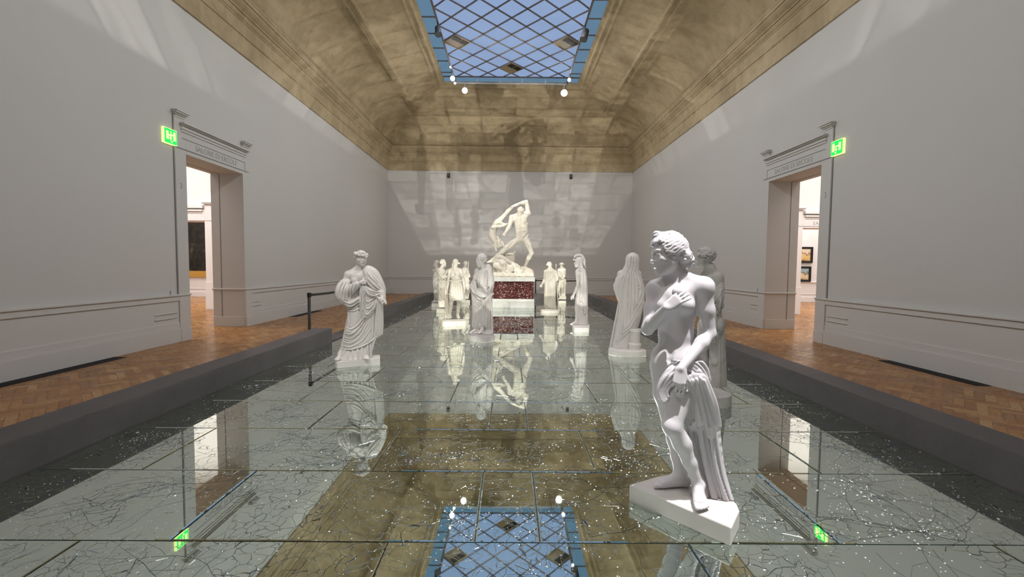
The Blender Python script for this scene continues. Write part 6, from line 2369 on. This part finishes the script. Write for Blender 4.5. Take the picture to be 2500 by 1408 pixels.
# ------------------------------------------------------------------ youth in a hat leaning on a pillar, far right
def statue_hat():
    T = Site(1373, 736)
    root = T.root('marble_statue', 'small distant cream statue in a hat, leaning on a pillar near the far kerb')
    T.zoom(1300, 590, 4.693)
    PH, h, mk = 0.10, 0.0150 * Q, M['marble_cream']
    a, b = T.g(300, 680, PH), T.g(385, 680, PH)
    plinth([a, b, (b[0], b[1] + 0.36), (a[0], a[1] + 0.36)], PH, mk, root)
    S = SDF((-0.5, -0.4, PH - 0.02), (0.5, 0.4, 2.0), h)
    neck, che, pel = T(338, 300, 0), T(338, 350, 0), T(335, 455, 0.0)
    sa, sb = T(300, 325, 0), T(368, 322, 0.0)
    ha, hb = T(318, 475, 0), T(345, 475, 0)
    torso(S, pel, che, neck, (-0.4, -0.9, 0), (-0.3, -0.9, 0), sa, sb, ha, hb, male=True, sc=0.92)
    hc = T(334, 270, 0)
    S.cone(neck, hc, 0.056, 0.05, 0.03)
    P = head(S, hc, (-0.4, -0.9, -0.25), (0, 0, 1), 1.0, fine=False)
    arm(S, sa, T(295, 385, -0.02), T(322, 405, -0.14), True)
    hand(S, T(322, 405, -0.14), (0.6, -0.1, 0.5), (0, 1, 0), 1, (0.7,) * 4)
    arm(S, sb, T(370, 390, -0.02), T(350, 420, -0.12), True)
    hand(S, T(350, 420, -0.12), (-0.5, -0.1, 0.1), (0, 1, 0), 1, (0.7,) * 4)
    for hp, k, f in ((ha, T(300, 560, -0.08), T(318, 640, 0.0)), (hb, T(345, 565, 0.02), T(342, 650, 0.04))):
        f[2] = PH + 0.088
        leg(S, hp, k, f, (-0.4, -0.9, 0), True, 0.95)
        foot(S, f, (-0.6, -0.8, 0), 1.0, toes=False)
    S.floor(PH + 0.001)
    S.mesh('figure', mk, root)
    H = SDF(hc - 0.24, hc + 0.24, h * 0.85)
    H.ell(P(0, -0.01, 0.06), (0.085, 0.10, 0.07), 0.01)
    H.ell(P(0, 0.0, 0.055), (0.15, 0.16, 0.025), 0.012)
    H.mesh('hat', mk, root)
    m = MB()
    p = T(352, 670, 0.10)
    z1 = T(352, 440, 0.1)[2]
    m.box((p[0] - 0.13, -0.02, PH - 0.002), (p[0] + 0.13, 0.24, PH + 0.14))
    m.box((p[0] - 0.10, 0.01, PH + 0.14), (p[0] + 0.10, 0.21, z1 - 0.06))
    m.box((p[0] - 0.125, -0.015, z1 - 0.06), (p[0] + 0.125, 0.235, z1))
    m.build('pillar', mk, root, bevel=0.01)
    D = SDF((-0.4, -0.4, 0.3), (0.5, 0.4, 1.4), h)
    D.tube([T(345, 425, 0.02), T(368, 445, 0.0), T(378, 500, 0.0)], [0.04, 0.07, 0.03], 0.02, n=8)
    D.mesh('cloth', mk, root)
statue_hat()

# ------------------------------------------------------------------ the far left cluster
def statue_praying():
    T = Site(1077, 757)
    root = T.root('marble_statue', 'cream draped statue in profile facing right, left of the tunic figure')
    T.zoom(1020, 600, 5.633)
    PH, h, mk = 0.12, 0.0125 * Q, M['marble_cream']
    a, b = T.g(255, 875, PH), T.g(395, 880, PH)
    plinth([a, b, (b[0], b[1] + 0.42), (a[0], a[1] + 0.42)], PH, mk, root)
    S = SDF((-0.5, -0.4, PH - 0.02), (0.55, 0.4, 2.05), h)
    neck, che, pel = T(335, 305, 0), T(330, 380, 0), T(330, 550, 0.0)
    sa, sb = T(300, 330, -0.08), T(355, 330, 0.10)
    ha, hb = T(320, 600, -0.04), T(345, 600, 0.05)
    torso(S, pel, che, neck, (0.75, -0.6, 0), (0.75, -0.6, 0), sa, sb, ha, hb, male=False, sc=0.95, detail=False)
    hc = T(350, 232, 0)
    S.cone(neck, hc, 0.056, 0.05, 0.03)
    hf, hu = (0.93, -0.35, -0.15), (0, 0, 1)
    P = head(S, hc, hf, hu, 1.05, fine=False, beard=True)
    arm(S, sa, T(335, 440, -0.16), T(395, 375, -0.16), False)
    hand(S, T(395, 375, -0.16), (0.2, -0.1, 0.9), (-0.3, 0.9, 0), 1, (0.3,) * 4)
    for f in (T(330, 855, -0.06), T(365, 850, 0.02)):
        f[2] = PH + 0.088
        foot(S, f, (0.7, -0.7, 0), 1.0, toes=False)
        S.cone(f, f + V3((0, 0.02, 0.3)), 0.035, 0.05)
    S.floor(PH + 0.001)
    S.mesh('figure', mk, root)
    H = SDF(hc - 0.2, hc + 0.22, h * 0.85)
    Fm = frame(hf, hu)
    H.ell(P(0, -0.02, 0.036), V3((0.084, 0.098, 0.080)) * 1.05, 0.01, 'u', Fm)
    H.ell(P(0, 0.095, -0.045), V3((0.07, 0.075, 0.085)) * 1.05, 0.01, 'cut', Fm)
    curls(H, P, 1.05, lambda a, e: (abs(a) > 0.9 and e > -0.7) or e > 0.5, 70, 0.02, 4)
    H.mesh('hair', mk, root)
    D = SDF((-0.5, -0.4, PH - 0.02), (0.55, 0.4, 1.75), h)
    loft(D, rows(T, [(275, 372, 325, 0.0, 0.11), (268, 392, 400, 0.0, 0.145), (272, 396, 480, 0.0, 0.150), (280, 400, 580, 0.0, 0.16), (280, 392, 700, 0.0, 0.165), (278, 385, 850, 0.0, 0.165)], PH), 0.02, pw=2.2)
    D.tube([T(275, 330, -0.05), T(330, 420, -0.15), T(395, 420, -0.12)], [0.05, 0.055, 0.05], 0.02, n=10)
    ridges(D, T, [[(275, 400), (330, 470), (395, 450)], [(275, 440), (330, 510), (398, 490)], [(280, 500), (320, 580), (390, 600)], [(285, 560), (310, 660), (370, 740)], [(285, 640), (300, 740), (350, 820)],
                  [(300, 700), (305, 780), (300, 850)], [(290, 330), (330, 400), (390, 400)], [(370, 620), (365, 740), (372, 850)]], 0.015, -0.006, 0.010)
    D.floor(PH + 0.001)
    D.mesh('mantle', mk, root)
statue_praying()

def statue_dark_cloak():
    T = Site(1062, 745)
    root = T.root('marble_statue', 'grey cloaked statue in profile facing left, leftmost of the far left statues')
    T.zoom(1020, 600, 5.633)
    PH, h, mk = 0.12, 0.0140 * Q, M['marble_grey']
    a, b = T.g(190, 795, PH), T.g(300, 800, PH)
    plinth([a, b, (b[0], b[1] + 0.40), (a[0], a[1] + 0.40)], PH, mk, root)
    S = SDF((-0.5, -0.4, PH - 0.02), (0.5, 0.4, 2.1), h)
    neck, che, pel = T(252, 300, 0), T(250, 370, 0), T(250, 520, 0.0)
    sa, sb = T(225, 325, 0.06), T(282, 325, -0.06)
    torso(S, pel, che, neck, (-0.8, -0.5, 0), (-0.8, -0.5, 0), sa, sb, T(240, 560, 0.04), T(262, 560, -0.04), male=True, sc=0.95, detail=False)
    hc = T(250, 238, 0)
    S.cone(neck, hc, 0.056, 0.05, 0.03)
    hf, hu = (-0.95, -0.3, -0.1), (0, 0, 1)
    P = head(S, hc, hf, hu, 1.08, fine=False, beard=True)
    arm(S, sb, T(285, 440, -0.06), T(240, 500, -0.12), True)
    hand(S, T(240, 500, -0.12), (-0.9, -0.1, 0.1), (0, 1, 0), 1, (0.7,) * 4)
    for f in (T(235, 775, -0.02), T(262, 775, 0.03)):
        f[2] = PH + 0.088
        foot(S, f, (-0.8, -0.5, 0), 1.0, toes=False)
        S.cone(f, f + V3((0, 0.0, 0.5)), 0.035, 0.055)
    S.floor(PH + 0.001)
    S.mesh('figure', mk, root)
    H = SDF(hc - 0.2, hc + 0.22, h * 0.85)
    Fm = frame(hf, hu)
    H.ell(P(0, -0.02, 0.036), V3((0.086, 0.10, 0.080)) * 1.08, 0.01, 'u', Fm)
    H.ell(P(0, 0.095, -0.045), V3((0.07, 0.075, 0.085)) * 1.08, 0.01, 'cut', Fm)
    H.mesh('hair', mk, root)
    D = SDF((-0.5, -0.4, PH - 0.02), (0.5, 0.4, 1.75), h)
    loft(D, rows(T, [(220, 290, 320, 0.0, 0.11), (205, 295, 400, 0.0, 0.145), (200, 292, 480, 0.0, 0.150), (205, 290, 580, 0.0, 0.15), (215, 285, 660, 0.0, 0.14), (235, 280, 740, 0.02, 0.12)]), 0.02, pw=2.1)
    ridges(D, T, [[(290, 330), (250, 420), (205, 450)], [(290, 380), (260, 480), (212, 520)], [(285, 450), (262, 560), (225, 600)], [(280, 540), (265, 640), (245, 700)], [(215, 460), (218, 560), (235, 680)], [(275, 620), (268, 680), (262, 735)]], 0.017, -0.006, 0.010)
    D.mesh('cloak', mk, root)
statue_dark_cloak()

def statue_piper():
    T = Site(1137, 735)
    root = T.root('marble_statue', 'small distant statue holding pipes above a tall stump, behind the tunic figure')
    T.zoom(1020, 600, 5.633)
    PH, h, mk = 0.10, 0.0150 * Q, M['marble_cream']
    a, b = T.g(600, 750, PH), T.g(718, 752, PH)
    plinth([a, b, (b[0], b[1] + 0.40), (a[0], a[1] + 0.40)], PH, mk, root)
    S = SDF((-0.55, -0.4, PH - 0.02), (0.5, 0.4, 2.1), h)
    neck, che, pel = T(650, 300, 0), T(650, 365, 0), T(668, 500, 0.0)
    sa, sb = T(615, 330, 0.0), T(685, 330, 0.02)
    ha, hb = T(650, 540, 0), T(688, 540, 0)
    torso(S, pel, che, neck, (0.1, -1, 0), (0.15, -1, 0), sa, sb, ha, hb, male=True, sc=0.95)
    hc = T(658, 248, 0)
    S.cone(neck, hc, 0.056, 0.05, 0.03)
    P = head(S, hc, (0.25, -1, -0.1), (0, 0, 1), 1.05, fine=False)
    arm(S, sa, T(635, 430, -0.12), T(685, 370, -0.20), True)
    hand(S, T(685, 370, -0.20), (0.2, 0.1, 0.9), (0, 1, 0), 1, (0.7,) * 4)
    arm(S, sb, T(712, 420, -0.02), T(690, 340, -0.16), True)
    hand(S, T(690, 340, -0.16), (0.0, -0.1, 0.9), (0, 1, 0), 1, (0.7,) * 4)
    for hp, k, f in ((ha, T(690, 600, -0.10), T(665, 690, -0.02)), (hb, T(700, 610, 0.0), T(690, 720, 0.04))):
        f[2] = PH + 0.088
        leg(S, hp, k, f, (0.1, -1, 0), True, 0.95)
        foot(S, f, (-0.2, -0.9, 0), 1.0, toes=False)
    S.floor(PH + 0.001)
    S.mesh('figure', mk, root)
    H = SDF(hc - 0.2, hc + 0.22, h * 0.85)
    H.ell(P(0, -0.02, 0.045), (0.088, 0.10, 0.08), 0.01)
    curls(H, P, 1.05, lambda a, e: abs(a) > 0.9 and e > -0.5 or e > 0.5, 50, 0.022, 6)
    H.mesh('hair', mk, root)
    m = MB()
    p0, p1 = T(697, 205, -0.22), T(690, 330, -0.22)
    for i in range(3):
        m.rod(p0 + V3((0.014 * (i - 1), 0, -0.06 + 0.03 * i)), p1 + V3((0.014 * (i - 1), 0, 0)), 0.009, n=10)
    m.build('pipes', mk, root)
    B = SDF((-0.55, -0.4, PH - 0.02), (0.5, 0.4, 1.2), h)
    B.tube([T(640, 600, 0.06), T(630, 680, 0.06), T(640, 750, 0.02)], [0.06, 0.09, 0.14], 0.03, n=8)
    B.tube([T(665, 560, -0.04), T(640, 640, -0.02), T(650, 740, -0.06)], [0.04, 0.06, 0.06], 0.03, n=8)
    B.floor(PH + 0.001)
    B.mesh('tree_stump', mk, root)
statue_piper()

# ------------------------------------------------------------------ pedestal and the large fighting group
def big_group():
    T = Site(1253, 751)
    T.zoom(1170, 470, 4.693)
    th = -T.th
    W2 = 0.80
    root = empty('pedestal', (float(T.o[0]), float(T.o[1]), 0), th)
    tag(root, 'red speckled stone pedestal with pale slabs, under the large fighting group', 'pedestal')
    def blk(hw, y0, y1, z0, z1, name, m, bv=0.006):
        b = MB()
        b.box((-hw, y0, z0), (hw, y1, z1))
        return b.build(name, m, root, bevel=bv)
    blk(W2 + 0.005, 0.0, 1.60, 0.0, 0.335, 'base_slab', M['slab'], 0.008)
    blk(W2 - 0.03, 0.035, 1.565, 0.335, 1.01, 'stone_block', M['red'])
    blk(W2 + 0.02, -0.02, 1.62, 1.01, 1.175, 'top_slab', M['slab'], 0.01)
    g = empty('marble_group', (float(T.o[0]), float(T.o[1]), 1.175), th)
    tag(g, 'tall bright marble group of a lunging nude man hurling a smaller upturned figure', 'statue')
    h, mk = 0.0125 * Q, M['marble_cream']
    yc = 0.80
    off = V3((0, 0, -1.175))
    def t(a, b, y=0.0):
        return T(a, b, yc + y) + off
    sc = 1.42
    S = SDF((-1.25, yc - 0.8, -0.02), (1.0, yc + 0.7, 3.3), h)
    pel, che, neck = t(492, 505, 0), t(478, 330, -0.05), t(470, 262, -0.06)
    sa, sb = t(372, 285, -0.12), t(560, 235, 0.08)
    ha, hb = t(440, 545, -0.05), t(535, 545, 0.05)
    torso(S, pel, che, neck, (0.1, -1, 0), (0.05, -1, 0.08), sa, sb, ha, hb, male=True, sc=sc, bulk=1.2, detail=False)
    hc = t(472, 215, -0.12)
    S.cone(neck, hc, 0.10, 0.10, 0.05)
    P = head(S, hc, (-0.35, -1, -0.25), (0.1, 0, 1), 1.5, fine=False)
    eb, wb = t(540, 105, 0.10), t(400, 150, 0.0)
    arm(S, sb, eb, wb, True, sc, 1.25)
    hand(S, wb, (-0.8, 0, -0.25), (0, 0.4, -1), 1.5, (0.9, 1, 1, 1.1), side=1)
    ea, wa = t(345, 385, -0.26), t(300, 455, -0.34)
    arm(S, sa, ea, wa, True, sc, 1.2)
    hand(S, wa, (-0.5, 0, -0.7), (0, 1, 0), 1.5, (0.9, 1, 1, 1.1), side=1)
    ka, aa = t(310, 630, -0.28), t(150, 770, -0.16)
    kb, ab = t(600, 690, -0.10), t(525, 850, 0.08)
    leg(S, ha, ka, aa, (-0.5, -0.8, 0.3), True, sc, 1.18)
    leg(S, hb, kb, ab, (0.6, -0.8, 0), True, sc, 1.18)
    foot(S, aa, (-0.9, -0.4, 0), sc, toes=False)
    foot(S, ab, (0.75, -0.65, 0), sc, toes=False)
    def line(pts, r, op='cut'):
        q = [(lambda v: (v[0], v[2]))(t(a, b, -0.1)) for a, b in pts]
        S.fold(q, r * 1.5, -r * 0.95, 0.05, op=op)
    for f in ([(425, 318), (450, 345), (484, 340)], [(494, 338), (535, 352), (572, 322)]):
        line(f, 0.020)
    line([(488, 285), (489, 340), (490, 420), (491, 480)], 0.018)
    for f in ([(455, 385), (490, 380), (528, 386)], [(455, 420), (490, 417), (528, 421)], [(458, 455), (490, 454), (522, 456)]):
        line(f, 0.009)
    for f in ([(436, 478), (458, 505), (482, 530)], [(562, 470), (535, 505), (508, 532)]):
        line(f, 0.017)
    for f in ([(400, 560), (360, 610), (325, 650)], [(545, 590), (570, 640), (590, 680)], [(575, 720), (555, 770), (535, 820)]):
        line(f, 0.014)
    S.mesh('lunging_figure', mk, g)
    H = SDF(hc - 0.30, hc + 0.32, h * 0.8)
    Fm = frame((-0.35, -1, -0.25), (0.1, 0, 1))
    H.ell(P(0, -0.02, 0.036), V3((0.082, 0.098, 0.080)) * 1.5, 0.01, 'u', Fm)
    H.ell(P(0, 0.095, -0.045), V3((0.07, 0.075, 0.085)) * 1.5, 0.01, 'cut', Fm)
    curls(H, P, 1.5, lambda a, e: abs(a) > 0.9 and e > -0.6 or e > 0.5, 90, 0.020, 12)
    H.mesh('hair', mk, g)
    # upturned smaller figure
    L = SDF((-1.25, yc - 0.6, -0.02), (0.6, yc + 0.7, 3.2), h)
    s2 = 1.05
    limb(L, [t(385, 160, 0.05), t(325, 215, 0.08), t(285, 262, 0.08), t(215, 335, 0.08)], [0.055, 0.075, 0.07, 0.115], 0.03)
    L.cone(t(385, 160, 0.05), t(405, 148, 0.0), 0.05, 0.035, 0.02)
    limb(L, [t(215, 345, 0.10), t(300, 372, 0.02), t(340, 360, 0.06)], [0.10, 0.062, 0.06], 0.03)
    L.tube([t(205, 345, 0.08), t(165, 420, 0.10), t(150, 490, 0.10), t(185, 560, 0.06)], [0.13, 0.125, 0.15, 0.12], 0.04, n=14)
    limb(L, [t(180, 385, -0.02), t(150, 395, -0.06)], [0.06, 0.05], 0.02)
    limb(L, [t(310, 375, -0.02), t(225, 385, -0.10), t(148, 396, -0.12)], [0.05, 0.055, 0.045], 0.02)
    lh = t(225, 592, -0.06)
    L.cone(t(185, 555, 0.04), lh, 0.07, 0.06, 0.03)
    PL = head(L, lh, (-0.1, -1, 0.1), (0.15, 0.1, -1), 1.25, fine=False)
    limb(L, [t(190, 560, 0.02), t(178, 610, -0.02), t(195, 665, -0.08)], [0.07, 0.055, 0.042], 0.02)
    limb(L, [t(215, 545, 0.0), t(262, 560, -0.06), t(285, 620, -0.16)], [0.07, 0.055, 0.042], 0.02)
    L.mesh('hurled_figure', mk, g)
    K = SDF(lh - 0.35, lh + 0.35, h * 0.8)
    r_ = random.Random(4)
    for q in range(16):
        a0 = r_.uniform(-1.2, 1.2)
        K.tube([PL(0.08 * math.sin(a0), -0.02 + 0.05 * math.cos(a0), 0.085), PL(0.12 * math.sin(a0) + r_.uniform(-.03, .03), 0.02, 0.02), PL(0.13 * math.sin(a0 * 1.5), 0.01, -0.07)], [0.022, 0.022, 0.014], 0.01, n=6)
    for q in range(10):
        K.tube([t(r_.uniform(195, 255), r_.uniform(500, 530), -0.10), t(r_.uniform(200, 250), 560, -0.14)], [0.018, 0.012], 0.01, n=4)
    K.mesh('loose_hair', mk, g)
    # rocky ground, altar and skin
    B = SDF((-1.0, 0.0, -0.03), (0.95, 1.62, 1.75), h)
    B.box((t(165, 900)[0], 0.05, -0.02), (t(618, 900)[0], 1.55, 0.16), 0.03, 0.05)
    r_ = random.Random(21)
    for q in range(110):
        x = r_.uniform(-0.68, 0.70)
        top = float(np.interp(x, [-0.65, -0.35, 0.0, 0.3, 0.72], [0.78, 0.72, 0.52, 0.30, 0.14]))
        B.ell((x, yc + r_.uniform(-0.62, 0.6), r_.uniform(0.0, top * 0.8)), (r_.uniform(0.10, 0.22), r_.uniform(0.10, 0.24), r_.uniform(0.05, 0.16)), 0.04)
    B.cone(t(175, 850, -0.25), t(185, 820, -0.25), 0.12, 0.08, 0.04)
    B.tube([t(170, 790, -0.2), t(240, 740, -0.25), t(330, 790, -0.3), t(460, 850, -0.35)], [0.05, 0.09, 0.08, 0.05], 0.05, n=12)
    B.tube([t(200, 780, -0.42), t(260, 800, -0.45), t(350, 850, -0.48), t(500, 905, -0.5)], [0.05, 0.07, 0.06, 0.04], 0.04, n=12)
    a = t(395, 830, 0.10)
    B.box((a[0] - 0.36, yc - 0.12, 0.2), (a[0] + 0.03, yc + 0.35, 0.86), 0.02, 0.03)
    B.box((a[0] - 0.40, yc - 0.16, 0.86), (a[0] + 0.02, yc + 0.38, 0.95), 0.02, 0.01)
    B.box((a[0] - 0.02, yc - 0.02, 0.2), (a[0] + 0.06, yc + 0.2, t(395, 610, 0.1)[2]), 0.02, 0.02)
    B.tube([t(330, 690, -0.02), t(370, 700, -0.04), t(412, 685, 0.0)], [0.04, 0.05, 0.03], 0.02, n=8)
    B.tube([t(500, 870, 0.05), t(560, 895, -0.1), t(610, 910, -0.1)], [0.10, 0.10, 0.06], 0.05, n=8)
    B.d[:, :, :] = np.maximum(B.d, -B.ax[2][None, None, :] + 0.0)
    lim = np.abs(B.ax[0]) - 0.79
    B.d[:, :, :] = np.maximum(B.d, lim[:, None, None])
    B.ripple(lambda X, Y, Z: 0.012 * np.sin(X * 23 + 5 * np.sin(Y * 9)) * np.sin(Y * 19 + 4 * Z) * np.sin(Z * 21 + X * 5))
    B.d[:, :, :] = np.maximum(B.d, -B.ax[2][None, None, :] + 0.001)
    B.mesh('rock', mk, g)
big_group()

# ------------------------------------------------------------------ what the mirrored lamps may be shaded by: everything but the floors
bl = bpy.data.collections.new('shades_the_mirrored_lamps')
for o in list(scene.objects):
    if o.type != 'MESH':
        continue
    top = o
    while top.parent is not None:
        top = top.parent
    if top.name.split('.')[0] in ('floor', 'mirror_floor', 'stone_sill', 'floor_grille'):
        continue
    bl.objects.link(o)
for o in MIRRORED:
    o.light_linking.blocker_collection = bl
